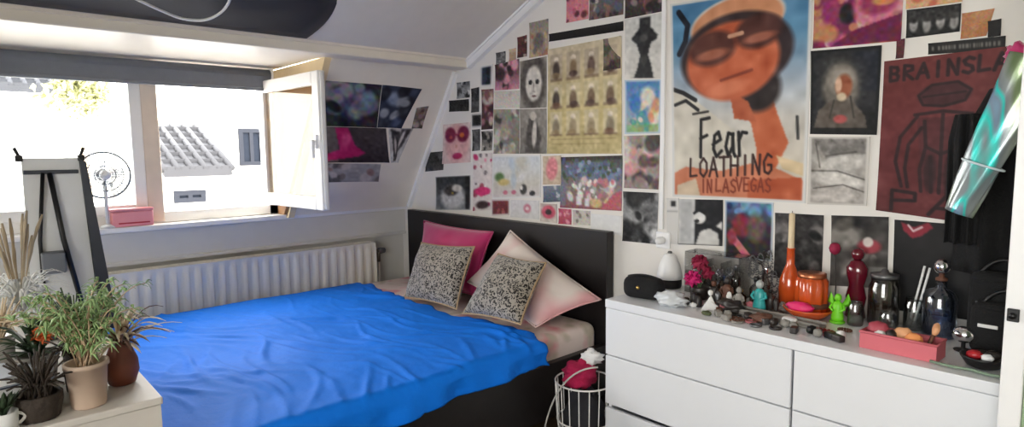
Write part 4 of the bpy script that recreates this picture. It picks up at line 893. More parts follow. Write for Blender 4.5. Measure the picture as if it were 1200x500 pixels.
# clear jars
def jar(name, label, loc, r, h, m, fill=None, fm=None, lid=None):
    t = thing(name, label, 'jar', loc)
    MB().lathe([(r*.92, 0), (r, .006), (r, h*.8), (r*.85, h*.9), (r*.85, h), (r*.8, h), (r*.8, h*.9), (r*.94, h*.79), (r*.94, .01), (0, .008)], seg=28).build('vessel', m, t)
    if fill: MB().lathe([(r*.9, .0105), (r*.9, fill), (r*.4, fill+.006), (0, fill+.003)], seg=24).build('filling', fm, t)
    if lid: MB().lathe([(r*.9, h+.001), (r*.9, h+.014), (r*.3, h+.018), (r*.2, h+.03), (r*.05, h+.034)], seg=24).build('lid', lid, t)
    return t
jar('glass_jar', 'grey clear jar half filled with something brown right of the red bottle', (-.70, 2.45, ZD), .05, .17, M_smoke, .06, M_brn, M_greym)
jar('glass_jar', 'small clear jar with pale filling in front of the half filled one', (-.765, 2.37, ZD), .026, .085, M_clear, .03, M_stone)
# tumbler with straws
t = jar('tumbler', 'clear tumbler holding two white straws before the black poster', (-.605, 2.46, ZD), .034, .11, M_clear); t['category'] = 'glass'
for k, (a, b) in enumerate((((-.016, .005, .012), (.02, .012, .225)), ((.0, -.006, .012), (.038, .0, .222)))):
    o = MB().tube([Vector(a), Vector(b)], .0038, 10).build('drinking_straw', M_white, None, (-.605, 2.46, ZD)); tag(o, ['white straw in the tumbler, the left one', 'white straw in the tumbler, the right one'][k], 'straw', 'straws in the tumbler')
jar('glass_jar', 'small clear jar between the straws tumbler and the pink basket', (-.655, 2.35, ZD), .026, .075, M_clear, .02, M_dk)
# blue decanter with chrome ball stopper
t = thing('decanter', 'blue clear jar topped by a chrome ball stopper', 'decanter', (-.525, 2.43, ZD))
MB().lathe([(.046, 0), (.05, .006), (.05, .135), (.04, .155), (.016, .165), (.016, .19), (.012, .19), (.012, .165), (.036, .15), (.045, .13), (.045, .01), (0, .008)], seg=32).build('vessel', M_bluec, t)
MB().lathe([(.046, .01), (.044, .08), (0, .082)], seg=24).build('liquid', glass('blue_liquid', (.66,.73,.86), .05), t)
MB().lathe([(.018, .19), (.018, .198), (.008, .202), (.008, .212)], seg=16).build('collar', M_brn, t)
MB().ell((0, 0, .236), (.024, .024, .027), seg=24, rings=16).build('ball_stopper', M_chrome, t)
# pink basket with cosmetics
bx, by = -.56, 2.155
bt = thing('plastic_basket', 'pink plastic basket of cosmetics on the dresser front', 'basket', (bx, by, ZD), math.radians(-2))
w = MB(); L, D, H, q = .105, .045, .052, .004
w.box((-L, -D, 0), (L, D, q)); w.box((-L, -D, q), (L, -D+q, H)).box((-L, D-q, q), (L, D, H)).box((-L, -D+q, q), (-L+q, D-q, H)).box((L-q, -D+q, q), (L, D-q, H))
w.build('tub', M_pink, bt)
w = MB().tube([(-L, -D, H), (L, -D, H), (L, D, H), (-L, D, H)], .0045, 8, closed=True); w.build('rim', M_pink, bt)
its = [('sponge', 'peach makeup sponge in the middle of the pink basket', 'sponge', (.0, .012, .034), (.032, .022, .026), M_skin, 1), ('sponge', 'orange peach sponge at the front right of the pink basket', 'sponge', (.035, -.014, .03), (.026, .018, .024), mat('orange_foam', rgb(232,150,90), .8), 2),
       ('compact', 'dusty red round compact at the left end of the pink basket', 'compact', (-.07, .008, .04), (.032, .024, .026), mat('dusty_red', rgb(170,70,84), .5), 3), ('powder_pot', 'cream powder pot front left in the pink basket', 'cosmetic', (-.055, -.018, .026), (.02, .016, .018), M_cloth, 4), ('powder_pot', 'dark powder pot between compact and sponges in the pink basket', 'cosmetic', (-.028, -.006, .03), (.018, .02, .02), M_dk, 5)]
for nm, lb, ct, p, r, m, sd in its:
    tag(MB().ell((0, 0, 0), r, lump=.2, seed=sd).build(nm, m, None, (bx+p[0], by+p[1], ZD+p[2]+.016)), lb, ct, 'cosmetics in the pink basket')
for i in range(3):
    t = thing('makeup_brush', 'makeup brush with peach bristles in the pink basket, %s' % ['nearest the front', 'the middle of three', 'furthest back'][i], 'brush', (bx+.078-.004*i, by-.015+.018*i, ZD+.012), 0, 'cosmetics in the pink basket')
    a, b = Vector((-.01, -.01, 0)), Vector((.008, .004, .062)); MB().tube([a, b], .004, 8).build('handle', M_brn, t)
    d = (b-a).normalized(); MB().tube([b, b+d*.008, b+d*.022, b+d*.03], [.005, .009, .009, .003], 12).build('bristles', M_skin, t)
# right end clutter
t = thing('vanity_mirror', 'small silver ball shaped mirror by the black bags', 'mirror', (-.43, 2.30, ZD))
MB().lathe([(.024, 0), (.026, .004), (.006, .01), (.006, .028)], seg=20).build('foot', M_black, t); MB().ell((0, 0, .052), (.032, .026, .026), seg=24).build('ball', M_chrome, t)
t = thing('bowl', 'black bowl of red and white trinkets at the right end of the dresser', 'bowl', (-.355, 2.165, ZD))
MB().lathe([(.026, 0), (.04, .006), (.056, .03), (.058, .036), (.053, .034), (.036, .012), (0, .01)], seg=32).build('shell', M_black, t)
for i, (p, r, m, lb) in enumerate((((-.02, -.012, .036), (.02, .016, .014), M_red, 'red glossy trinket at the left in the black bowl'), ((.012, -.02, .035), (.016, .014, .012), M_white, 'white trinket at the front in the black bowl'), ((.018, .014, .036), (.02, .018, .014), M_dk, 'dark trinket at the back in the black bowl'))):
    tag(MB().ell((0, 0, 0), r, lump=.2, seed=i).build('trinket', m, None, (-.355+p[0], 2.165+p[1], ZD+p[2])), lb, 'trinket', 'trinkets in the black bowl')
# two black bags with white stripes behind
for i, (x, y, h, lb) in enumerate(((-.335, 2.33, .16, 'black handbag with a white flap edge at the right end of the dresser, in front'), (-.36, 2.42, .24, 'taller black bag standing against the wall at the dresser right end'))):
    t = thing('handbag', lb, 'bag', (x, y, ZD)); w = MB().box((-.085, -.04, 0), (.085, .04, h), .028, seg=4); w.s = [True]*len(w.s); w.build('body', M_blackc, t)
    MB().tube(bez((-.06, 0, h-.01), (0, 0, h+.09), (.06, 0, h-.01), 14), .006, 8).build('strap', M_black, t)
    w = MB().box((-.07, -.046, h*.55), (.07, -.041, h*.9), .002); w.build('flap', M_blackc, t); MB().box((-.06, -.049, h*.55), (-.01, -.045, h*.62), .002).build('flap_edge', M_cloth if i == 0 else M_greym, t)
tag(MB().tube([(-.47, 2.10, ZD+.006), (-.42, 2.09, ZD+.006), (-.37, 2.10, ZD+.006), (-.33, 2.085, ZD+.006), (-.28, 2.095, ZD+.006), (-.22, 2.1, ZD+.006)], .0045, 8).build('charging_cable', mat('sage_cable', rgb(120,140,120), .5)), 'thin grey green cable along the dresser front edge at the right', 'cable')
# front edge trinkets
def ringof(label, px, py, r, m, n=14, group='trinkets along the dresser front'):
    w = MB()
    for i in range(n):
        a = 2*math.pi*i/n; w.ell((r*math.cos(a), r*.7*math.sin(a), r*.22), (r*.24, r*.24, r*.22), seg=8, rings=6)
    return tag(w.build('bead_bracelet', m, None, spot(px, py)), label, 'bracelet', group)
ringof('dark brown bead bracelet in front of the trinket cluster', 862, 376, .028, M_brn); ringof('black bead bracelet near the white powder box', 898, 372, .026, M_dk)
ringof('grey bead bracelet at the front edge below the paper figure', 846, 369, .024, M_stone); ringof('dark red bead bracelet lying right of the white powder box', 966, 391, .03, mat('garnet', rgb(120,34,36), .3)); ringof('brown bead bracelet nearest the lime figurine', 990, 388, .02, M_brn)
t = thing('powder_box', 'small round white box with a dark band at the dresser front', 'box', spot(925, 381)); MB().lathe([(.024, 0), (.025, .002), (.025, .013)], seg=24).build('base', M_dk, t); MB().lathe([(.026, .0135), (.026, .024), (.022, .028), (0, .029)], seg=24).build('lid', M_white, t)
lumpy('leather_pouch', 'brown leather pouch among the front trinkets', 'pouch', spot(893, 378), (.04, .026, .018), M_brn, 6, .5); lumpy('scrunchie', 'dusty pink scrunchie beside the brown leather pouch', 'scrunchie', spot(882, 364), (.026, .02, .018), mat('dusty_pink', rgb(186,110,116), .8), 8, .6)
lumpy('hair_clip', 'dark hair clip at the front under the stone tray', 'hair clip', spot(908, 370), (.03, .014, .012), M_dk, 3, .5); lumpy('pebble', 'white pebble beside the crumpled clear bag', 'pebble', spot(812, 360), (.016, .012, .01), M_cloth, 3, .3); lumpy('hair_tie', 'olive green hair tie near the front below the trinket cluster', 'hair tie', spot(828, 369), (.02, .014, .008), mat('olive', rgb(84,92,60), .7), 5, .5)
lumpy('crystal', 'grey crystal lump between bottles and stone tray', 'crystal', spot(918, 366), (.024, .018, .018), M_stone, 9, .8, seg=10)
lumpy('pouch', 'dark crumpled pouch behind the dark bead bracelet', 'pouch', spot(856, 366), (.05, .026, .026), M_dk, 13, .6)


# necklace tree and crowded small things
t = thing('jewellery_tree', 'dark jewellery tree hung with grey necklaces left of the teal figurine', 'jewellery stand', (-1.15, 2.462, ZD))
MB().lathe([(.04, 0), (.042, .005), (.012, .012), (.006, .03)], seg=20).build('base', M_dk, t)
w = MB().tube([(0, 0, .02), (0, 0, .215)], .005, 8); rr = random.Random(8); ends = []
for i in range(9):
    a = i*.7; z = .1+.013*i; e_ = Vector((.052*math.cos(a), .04*math.sin(a)-.005, z+.02)); ends.append(e_); w.tube(bez((0, 0, z), e_*.6+Vector((0, 0, z*.4)), e_, 6), .003, 6)
w.build('branch', M_dk, t)
w = MB()
for i, e_ in enumerate(ends):
    for k in range(2):
        dp = rr.uniform(.06, .11); wd_ = rr.uniform(.008, .018); c = e_
        for q in np.linspace(0, math.pi*2, 22)[:-1]:
            w.ell((c.x+wd_*math.sin(q)+.003*k, c.y-.006-.004*k, max(.012, c.z-dp*.5+dp*.5*math.cos(q))), (.0034, .0034, .0034), seg=6, rings=4)
w.build('necklace', M_greym, t)
rr = random.Random(31)
forms = []
def trinket_form(k):
    w = MB()
    if k == 0: w.lathe([(.014, 0), (.016, .003), (.016, .03), (.012, .036), (.012, .044), (0, .046)], seg=14)
    elif k == 1: w.ell((0, 0, .014), (.02, .015, .014), lump=.35, seed=3, seg=12, rings=8)
    elif k == 2: w.box((-.018, -.012, 0), (.018, .012, .022), .004)
    elif k == 3: w.lathe([(.008, 0), (.012, .004), (.006, .02), (.012, .05), (.007, .066), (0, .07)], seg=12)
    else: w.tube([(.018*math.cos(a), .018*math.sin(a), .004) for a in np.linspace(0, 6.283, 20)[:-1]], .004, 6, closed=True)
    return w
tm = [M_dk, M_brn, M_stone, M_greym, M_black, mat('dusty_pink', rgb(186,110,116), .8), M_cloth, MATS['garnet'], M_dk, M_stone]
knd = ['small screw top pot', 'lumpy charm', 'little box', 'slim lipstick like vial', 'thin bangle']; cnm = ['charm_pot', 'charm', 'trinket_box', 'vial', 'bangle']
mn = {'dark_resin': 'dark', 'brown_leather': 'brown', 'grey_stone': 'stone grey', 'grey_metal': 'grey metal', 'black_plastic': 'black', 'dusty_pink': 'dusty pink', 'white_tissue': 'white', 'garnet': 'garnet red'}
placed = [(-1.3, 2.24)]+[(o.location.x, o.location.y) for o in bpy.data.objects if o.type == 'EMPTY' and o.location.z == ZD or o.name.startswith(('figurine', 'perfume_bottle', 'paper_figure'))]
n0 = len(placed)
for i in range(400):
    if len(placed)-n0 >= 66: break
    front = rr.random() < .45
    px = rr.uniform(800, 912) if not front else rr.uniform(835, 1000); y = rr.uniform(2.20, 2.38) if not front else rr.uniform(2.10, 2.20)
    x = at(px, 350, 1, y).x
    if any((x-a)**2+(y-b)**2 < .031**2 for a, b in placed): continue
    if abs(x+1.365) < .075 and abs(y-2.33) < .075 or abs(x+1.085) < .05 and abs(y-2.295) < .05 or (y < 2.28 and y > 2.18 and x > -1.17) or x > -.72: continue
    placed.append((x, y)); k = rr.choice([0, 1, 1, 2, 3, 3, 4] if not front else [1, 1, 2, 4, 4]); m = rr.choice(tm)
    o = trinket_form(k).build(cnm[k], m, None, (x, y, ZD)); o.rotation_euler.z = rr.uniform(0, 6)
    tag(o, '%s %s in the crowded trinkets %s' % (mn[m.name], knd[k], 'along the dresser front' if front else 'before the organizer and jewellery tree'), 'trinket', '%s %ss %s' % (mn[m.name], knd[k], 'in front' if front else 'behind'))
# ------------------------------------------------------------------ right side: coat, holographic bag, door
def hang_cloth(name, label, cat, x0, x1, z0, z1, y, m, seed, th=.05):
    n, k = 40, 30; vs = []; fs = []
    for s_ in range(2):
        for i in range(n):
            for j in range(k):
                u = i/(n-1); v = j/(k-1); x = x0+(x1-x0)*u; half = 1-.25*(v > .8)*(v-.8)/.2
                xm = (x0+x1)/2; x = xm+(x-xm)*half*(1+.05*math.sin(4*v+seed))
                f = .022*math.sin(u*19+seed+1.5*v)*(1-.5*v)+.012*math.sin(u*41+seed*2)*(1-v)
                e = (1-abs(2*u-1)**4)**.5
                yy = y+(f*e-th*e if s_ == 0 else 0); vs.append((x, yy-.002, z0+(z1-z0)*v))
    N = n*k
    for s_ in range(2):
        for i in range(n-1):
            for j in range(k-1): a = s_*N+i*k+j; fs.append([a, a+1, a+k+1, a+k])
    rim = [i*k for i in range(n)]+[(n-1)*k+j for j in range(1, k)]+[i*k+k-1 for i in range(n-2, -1, -1)]+[j for j in range(k-2, 0, -1)]
    for a, b in zip(rim, rim[1:]+rim[:1]): fs.append([a, b, b+N, a+N])
    return MB().add(vs, fs)
t = thing('coat', 'long black coat hanging on the wall at the right behind the holographic bag', 'coat', (-.32, YW, 1.62))
hang_cloth('', '', '', -.19, .30, -.62, -.02, -.03, M_blackc, 2, .06).build('body', M_blackc, t)
hang_cloth('', '', '', -.215, -.10, -.52, -.10, -.075, M_blackc, 4, .05).build('sleeve', M_blackc, t)
w = MB().tube([(.05, -.001, .02), (.05, -.05, .02), (.05, -.06, .045)], .006, 8).lathe([(.02, 0), (.02, .004)], (0, 0, 0), 12)
t2 = thing('coat_hook', 'wall hook carrying the black coat at the right', 'hook', (-.27, YW, 1.64)); w = MB().tube([(0, -.001, 0), (0, -.06, 0), (0, -.07, .025)], .006, 8); w.build('peg', M_greym, t2); MB().box((-.02, -.006, -.03), (.02, -.0005, .03), .002).build('plate', M_greym, t2)
# holographic bag
def holo():
    m = bpy.data.materials.new('holographic_film'); m.use_nodes = True; nt = m.node_tree; b = nt.nodes['Principled BSDF']
    tc = nt.nodes.new('ShaderNodeTexCoord'); w_ = nt.nodes.new('ShaderNodeTexNoise'); w_.inputs['Scale'].default_value = 7; w_.inputs['Detail'].default_value = 1
    mp = nt.nodes.new('ShaderNodeMapping'); mp.inputs['Scale'].default_value = (1.6, 1.6, .5); nt.links.new(tc.outputs['Object'], mp.inputs[0]); nt.links.new(mp.outputs[0], w_.inputs['Vector'])
    r = nt.nodes.new('ShaderNodeValToRGB'); e = r.color_ramp.elements; e[0].position = .36; e[0].color = (*rgb(120,140,100), 1); e[1].position = .7; e[1].color = (*rgb(120,190,230), 1)
    for p, c in ((.44, rgb(150,158,156)), (.53, rgb(130,140,146)), (.57, rgb(40,215,205)), (.61, rgb(130,150,170))): x = e.new(p); x.color = (*c, 1)
    nt.links.new(w_.outputs['Fac'], r.inputs[0]); nt.links.new(r.outputs[0], b.inputs['Base Color'])
    b.inputs['Metallic'].default_value = .3; b.inputs['Roughness'].default_value = .22; b.inputs['Coat Weight'].default_value = .5
    return m
hb0, hb1 = at(1123, 250, 1, 2.22), at(1216, 66, 1, 2.22)
t = thing('holographic_bag', 'shiny holographic plastic pouch hanging slanted before the red poster', 'bag', hb0)
ax_ = hb1-hb0; L = ax_.length; d = ax_.normalized(); sd = d.cross(Vector((0, 1, 0))).normalized(); n, k = 40, 34; vs = []; fs = []
for i in range(n):
    v = i/(n-1); wd = .034+.03*v**.8
    for j in range(k):
        a = 2*math.pi*j/k; fold = 1+.10*math.sin(3*a+v*4)+.06*math.sin(7*a+v*9)
        vs.append(d*L*v+sd*math.cos(a)*wd*fold+Vector((0, 1, 0))*math.sin(a)*wd*.42*fold)
for i in range(n-1):
    for j in range(k): fs.append([i*k+j, i*k+(j+1) % k, (i+1)*k+(j+1) % k, (i+1)*k+j])
fs.append(list(range(k))[::-1]); fs.append([(n-1)*k+j for j in range(k)])
MB().add(vs, fs).build('pouch', holo(), t)
c0 = d*L*.33; MB().tube([c0+sd*math.cos(a)*.053+Vector((0, 1, 0))*math.sin(a)*.026 for a in np.linspace(0, 6.283, 30)[:-1]], .0035, 8, closed=True).build('seam', mat('clear_seam', rgb(206,220,226), .2), t)
MB().tube([d*(L-.005), d*(L+.06)+Vector((.01, .02, .03)), Vector((hb1.x+.05, 2.54, 1.86))-hb0], .006, 8).build('cord', M_mag, t)
kn = at(1192, 78, 1, 2.27); lumpy('bow', '', 'bow', kn, (.03, .02, .035), M_mag, 5, .6)
o = bpy.data.objects['bow']; tag(o, 'magenta ribbon bow tied where the holographic pouch hangs', 'bow')
# door edge in front of the dresser end
de = at(1172, 480, 1, 1.96); M_green = mat('pale_green_paint', rgb(150,176,140), .5, var=.03)
d_ = MB(); zd0, zd1 = .01, 2.05; x0 = de.x
d_.box((x0, 1.925, zd0), (x0+.046, 1.965, zd1), .004).box((x0+.046, 1.925, zd0), (x0+.78, 1.965, .12), .003).box((x0+.046, 1.925, 1.95), (x0+.78, 1.965, zd1), .003).box((x0+.78, 1.925, zd0), (x0+.83, 1.965, zd1), .004)
do = struct('door_1', d_, M_white)
MB().box((x0+.047, 1.935, .12), (x0+.78, 1.955, 1.95)).build('panel', M_green, do)
lz = at(1183, 368, 1, 1.925).z; w = MB().box((x0+.006, 1.915, lz-.016), (x0+.03, 1.925, lz+.016), .002).tube([(x0+.018, 1.912, lz), (x0+.018, 1.905, lz)], .008, 12); w.build('latch', M_black, do)

# ------------------------------------------------------------------ between bed and dresser
wb = thing('wire_basket', 'round white wire basket on the floor between bed and dresser', 'basket', (-1.81, 2.10, .0))
w = MB(); R0_, R1_, HB = .105, .135, .36
for k in range(18):
    a = 2*math.pi*k/18; w.tube([(R0_*math.cos(a), R0_*math.sin(a), .004), ((R0_+R1_)/2*1.06*math.cos(a), (R0_+R1_)/2*1.06*math.sin(a), HB*.5), (R1_*math.cos(a), R1_*math.sin(a), HB)], .0025, 6)
w.build('wires', M_pvc, wb)
for z, r in ((.004, R0_), (HB*.5, (R0_+R1_)/2*1.06), (HB, R1_)): MB().tube([(r*math.cos(a), r*math.sin(a), z) for a in np.linspace(0, 6.283, 37)[:-1]], .004, 8, closed=True).build('hoop', M_pvc, wb)
MB().lathe([(.1, .006), (.1, .01), (0, .01)], seg=24).build('bottom', M_pvc, wb)
lumpy('dark_cloth', 'dark crumpled cloth filling the wire basket', 'cloth', (-1.81, 2.10, .012), (.095, .095, .16), mat('charcoal_cloth', rgb(44,44,48), .9, var=.2), 2, .25)
lumpy('towel', 'deep pink towel bundled on top of the wire basket', 'towel', (-1.83, 2.09, .335), (.075, .085, .06), mat('deep_pink_terry', rgb(176,24,76), .9, var=.12, bump=.4, bscale=120), 5, .5)
lumpy('tissue', 'crumpled white tissue on the deep pink towel', 'tissue', (-1.80, 2.14, .435), (.05, .04, .03), M_cloth, 7, .7)
M_fab_grey = mat('cable_grey', rgb(190,188,182), .5)
tag(MB().tube(bez((-1.68, 2.04, .47), (-1.84, 1.90, .46), (-1.93, 1.93, .02), 16)+bez((-1.93, 1.93, .01), (-1.86, 1.85, .008), (-1.7, 1.86, .008), 10)[1:], .004, 8).build('extension_lead', M_fab_grey), 'white cable dropping from the dresser side over the wire basket', 'cable')
lumpy('plastic_bag', 'white plastic bag lump squeezed beside the dresser side', 'bag', (-1.715, 2.33, .0), (.05, .1, .2), mat('bag_plastic', rgb(206,208,210), .4), 9, .4)
# ------------------------------------------------------------------ low cabinet at the foot of the bed, with plants
KZ = .72; KX1, KX0, KY0, KY1 = -1.96, -3.35, -.35, .412
cb_ = thing('cabinet', 'low white cabinet at the foot of the bed under the potted plants', 'cabinet', ((KX0+KX1)/2, (KY0+KY1)/2, 0))
oc = Vector((-(KX0+KX1)/2, -(KY0+KY1)/2, 0))
M_cab = mat('scuffed_white', rgb(214,208,200), .5, var=.06, scale=9)
MB().box((KX0, KY0, KZ-.022), (KX1, KY1, KZ), .004).xf(Matrix.Translation(oc)).build('top', M_cab, cb_)
w = MB().box((KX0+.005, KY0+.005, .06), (KX0+.025, KY1-.005, KZ-.023)).box((KX1-.023, KY0+.005, .06), (KX1-.005, KY1-.005, KZ-.023)).box((KX0+.026, KY1-.022, .06), (KX1-.024, KY1-.006, KZ-.023)).box((KX0+.026, KY0+.03, .06), (KX1-.024, KY1-.024, .08)).box((KX0+.03, KY0+.04, 0), (KX1-.03, KY1-.04, .06))
w.xf(Matrix.Translation(oc)).build('carcass', M_cab, cb_)
for k in range(2):
    a = KX0+.008+k*.688; d0 = MB().box((a, KY0-.012, .07), (a+.682, KY0+.004, KZ-.027), .002).xf(Matrix.Translation(oc)).build('door', M_cab, cb_)
    hx_ = a+(.62 if k == 0 else .06); MB().tube([(hx_, KY0-.013, .45), (hx_, KY0-.035, .45), (hx_, KY0-.035, .57), (hx_, KY0-.013, .57)], .005, 8).xf(Matrix.Translation(oc)).build('handle', M_greym, d0)
def kspot(px, py): p = at(px, py, 2, KZ); return Vector((p.x, p.y, KZ+.001))
M_leafg = mat('plant_green', rgb(150,178,120), .6, var=.25, scale=14); M_leafd = mat('dark_leaf', rgb(52,70,46), .5, var=.2); M_soil = mat('potting_soil', rgb(44,34,28), .95, var=.3, scale=50)
M_pot = mat('cream_clay', rgb(196,172,152), .75, var=.06); M_terra = mat('red_brown_clay', rgb(118,62,44), .5, var=.2, scale=20); M_dry = mat('dried_leaf', rgb(226,206,176), .7, var=.15); M_dkpot = mat('dark_wicker', rgb(56,46,38), .8, var=.3, scale=40, bump=.5, bscale=80)
def pot(t, r, h, m, rim=True):
    MB().lathe([(r*.78, 0), (r*.8, .004), (r*.97, h*.9)]+([(r*1.06, h*.9), (r*1.06, h)] if rim else [(r, h)])+[(r*.93, h), (r*.9, h*.86)], seg=28).build('pot', m, t)
    MB().lathe([(r*.895, h*.84), (r*.4, h*.87), (0, h*.86)], seg=20).build('soil', M_soil, t)
# bushy green plant in a cream pot
random.seed(21)
P = kspot(105, 474); t = thing('potted_plant', 'bushy green plant in a cream clay pot at the cabinet corner', 'plant', P)
pot(t, .052, .125, M_pot)
st = MB(); fo = MB()
for i in range(46):
    a = random.uniform(0, 6.28); rr = random.uniform(.02, .185); top = Vector((rr*math.cos(a)-.035*random.random(), rr*math.sin(a), .125+random.uniform(.09, .22)-.1*rr))
    pts = bez((random.uniform(-.02, .02), random.uniform(-.02, .02), .105), (top.x*.4, top.y*.4, top.z), top, 8); st.tube(pts, .002, 5)
    for k in range(2, 8):
        for s_ in (-1, 1, 0):
            b0 = pts[k]; d = Vector((random.gauss(0, .5)+top.x*2, random.gauss(0, .5)+top.y*2, random.gauss(.1, .4))); d.normalize(); ln = random.uniform(.018, .04)
            fo.leaf([b0, b0+d*ln*.5+Vector((0, 0, .005)), b0+d*ln-Vector((0, 0, .006))], .010, d.cross(Vector((0, 0, 1))) if abs(d.z) < .95 else Vector((1, 0, 0)))
st.build('stem', M_tan, t); fo.build('foliage', M_leafg, t)
# red-brown vase with dry sword leaves
P = kspot(144, 449); t = thing('dried_plant', 'dry cream spiky leaves in a red brown vase behind the cream pot', 'plant', P)
MB().lathe([(.03, 0), (.036, .004), (.047, .04), (.045, .075), (.03, .115), (.027, .13), (.031, .137), (.027, .135), (.024, .12)], seg=28).build('vase', M_terra, t)
fo = MB(); fd = MB()
for i in range(44):
    a = random.uniform(-.9, 2.6); ln = random.uniform(.06, .19); up = random.uniform(.0, .12); d = Vector((math.cos(a), math.sin(a), 0))
    (fo if i % 3 else fd).leaf(bez((0, 0, .115), d*ln*.45+Vector((0, 0, .15+up)), d*ln+Vector((0, 0, .11+up)), 8), .016, d.cross(Vector((0, 0, 1))))
fo.build('leaves', M_dry, t); fd.build('dark_leaves', M_brn, t)
# wicker basket of twigs, close to the front
P = Vector((-2.03, .135, KZ+.001)); t = thing('wicker_basket', 'dark wicker basket of twigs in front of the bushy green plant', 'basket', P)
MB().lathe([(.04, 0), (.045, .005), (.052, .04), (.053, .065), (.05, .07), (.046, .062), (.04, .02), (0, .018)], seg=48, rib=(.03, 16)).build('basket', M_dkpot, t)
w = MB()
for i in range(90):
    a = random.uniform(0, 6.28); r = random.uniform(.02, .085); w.tube(bez((random.uniform(-.03, .03), random.uniform(-.03, .03), .03), (r*.3*math.cos(a), r*.3*math.sin(a), .12), (r*math.cos(a), r*math.sin(a), random.uniform(.08, .19)), 6), .0028, 5)
w.build('twigs', M_dkpot, t)
# orange flowering plant further left
P = Vector((-2.33, .16, KZ+.001)); t = thing('flowering_plant', 'small plant with one orange flower head in a grey pot', 'plant', P)
pot(t, .055, .10, mat('grey_pot', rgb(136,132,126), .7, var=.1))
w = MB(); st = MB()
for i in range(60):
    a = random.uniform(0, 6.28); r = random.uniform(.03, .12); d = Vector((math.cos(a), math.sin(a), 0)); z = random.uniform(.12, .24)
    w.leaf(bez((0, 0, .085), d*r*.5+Vector((0, 0, z)), d*r+Vector((0, 0, z-.02)), 6), .022, d.cross(Vector((0, 0, 1))))
w.build('foliage', M_leafd, t)
fc = at(50, 393, 0, -2.27)-P; st.tube(bez((0, 0, .085), (fc.x*.4, fc.y*.4, fc.z*.8), fc, 8), .003, 6); st.build('stem', M_leafg, t)
w = MB(); rosette(w, fc, .032, 5); w.build('flower', mat('orange_petal', rgb(206,96,44), .7, var=.15), t)
# white feathery plant at the left
P = Vector((-2.62, .15, KZ+.001)); t = thing('feathery_plant', 'white feathery dried plumes in a pale vase at the far left', 'plant', P)
MB().lathe([(.035, 0), (.04, .004), (.05, .06), (.035, .13), (.022, .16), (.026, .17), (.02, .165)], seg=24).build('vase', M_cloth, t)
w = MB(); w2_ = MB()
for i in range(120):
    a = random.uniform(0, 6.28); ln = random.uniform(.05, .16); d = Vector((math.cos(a)*.8, math.sin(a), 0)); z = random.uniform(.2, .33)
    w.leaf(bez((0, 0, .16), d*ln*.5+Vector((0, 0, z+.03)), d*ln+Vector((0, 0, z-.03)), 7), .014, d.cross(Vector((0, 0, 1))))
for i in range(16):
    a = random.uniform(0, 6.28); d = Vector((math.cos(a), math.sin(a), 0)); z = random.uniform(.36, .52); w2_.tube(bez((0, 0, .15), d*.02+Vector((0, 0, z*.7)), d*random.uniform(.03, .09)+Vector((0, 0, z)), 8), [.002]*5+[.004, .006, .003], 6)
w.build('plumes', M_cloth, t); w2_.build('dry_stems', mat('straw', rgb(176,160,136), .8, var=.15), t)
# white bottles, blue grey books, mug, greenery bottom left
for i, (px, r, h, lb) in enumerate(((8, .017, .105, 'slim white bottle leftmost on the cabinet behind the blue grey book'), (26, .017, .1, 'slim white bottle right of its twin behind the blue grey book'))):
    p = at(px, 432, 0, -2.22-.02*i); bottle('white_bottle', lb, 'bottle', (p.x, max(p.y, .07), KZ+.001), vial(r, h, .5), M_cloth, vcap(r, h, .5), M_greym, group='white bottles on the cabinet')
t = thing('ceramic_cup', 'pale blue grey square cup left of the orange flower', 'cup', (-2.20, .155, KZ+.001)); w = MB().box((-.03, -.03, 0), (.03, .03, .1), .008, seg=3); w.build('body', mat('pale_blue_ceramic', rgb(176,184,198), .35), t)
MB().box((-.022, -.022, .1005), (.022, .022, .103), .001).build('rim', M_greym, t)
for i, (z, rz, m, lb) in enumerate(((.001, .3, mat('navy_cover', rgb(54,62,80), .6), 'navy book under the pale grey one at the lower left'), (.030, .16, mat('grey_cover', rgb(150,156,166), .6), 'pale grey book lying on the navy one at the lower left'))):
    t = thing('book', lb, 'book', (-2.13, .035, KZ+.10+z), rz, 'books at the lower left'); t.location.z = KZ+.064+z
    MB().box((-.075, -.055, 0), (.075, .055, .003)).box((-.075, -.055, .024), (.075, .055, .027)).box((-.075, .052, .003), (.075, .055, .024)).build('cover', m, t); MB().box((-.072, -.052, .0035), (.072, .05, .0235)).build('pages', M_cloth, t)
t = thing('storage_box', 'dark storage box under the two books at the lower left', 'box', (-2.13, .03, KZ+.001)); MB().box((-.07, -.06, 0), (.07, .045, .052), .004).build('tub', M_dkpot, t); MB().box((-.073, -.063, .0525), (.073, .048, .062), .003).build('lid', M_dk, t)
t = thing('mug', 'white mug holding dark green leaves at the lower left corner', 'mug', (-1.995, .06, KZ+.001))
MB().lathe([(.024, 0), (.028, .003), (.03, .05), (.027, .05), (.025, .008), (0, .006)], seg=24).build('cup', M_cloth, t); MB().tube(bez((.0, .028, .04), (.0, .055, .03), (.0, .028, .012), 10), .004, 8).build('handle', M_cloth, t)
w = MB()
for i in range(26):
    a = random.uniform(0, 6.28); d = Vector((math.cos(a), math.sin(a), 0)); w.leaf(bez((0, 0, .035), d*.02+Vector((0, 0, .08)), d*random.uniform(.025, .05)+Vector((0, 0, random.uniform(.06, .1))), 6), .014, d.cross(Vector((0, 0, 1))))
w.build('leaves', M_leafd, t)
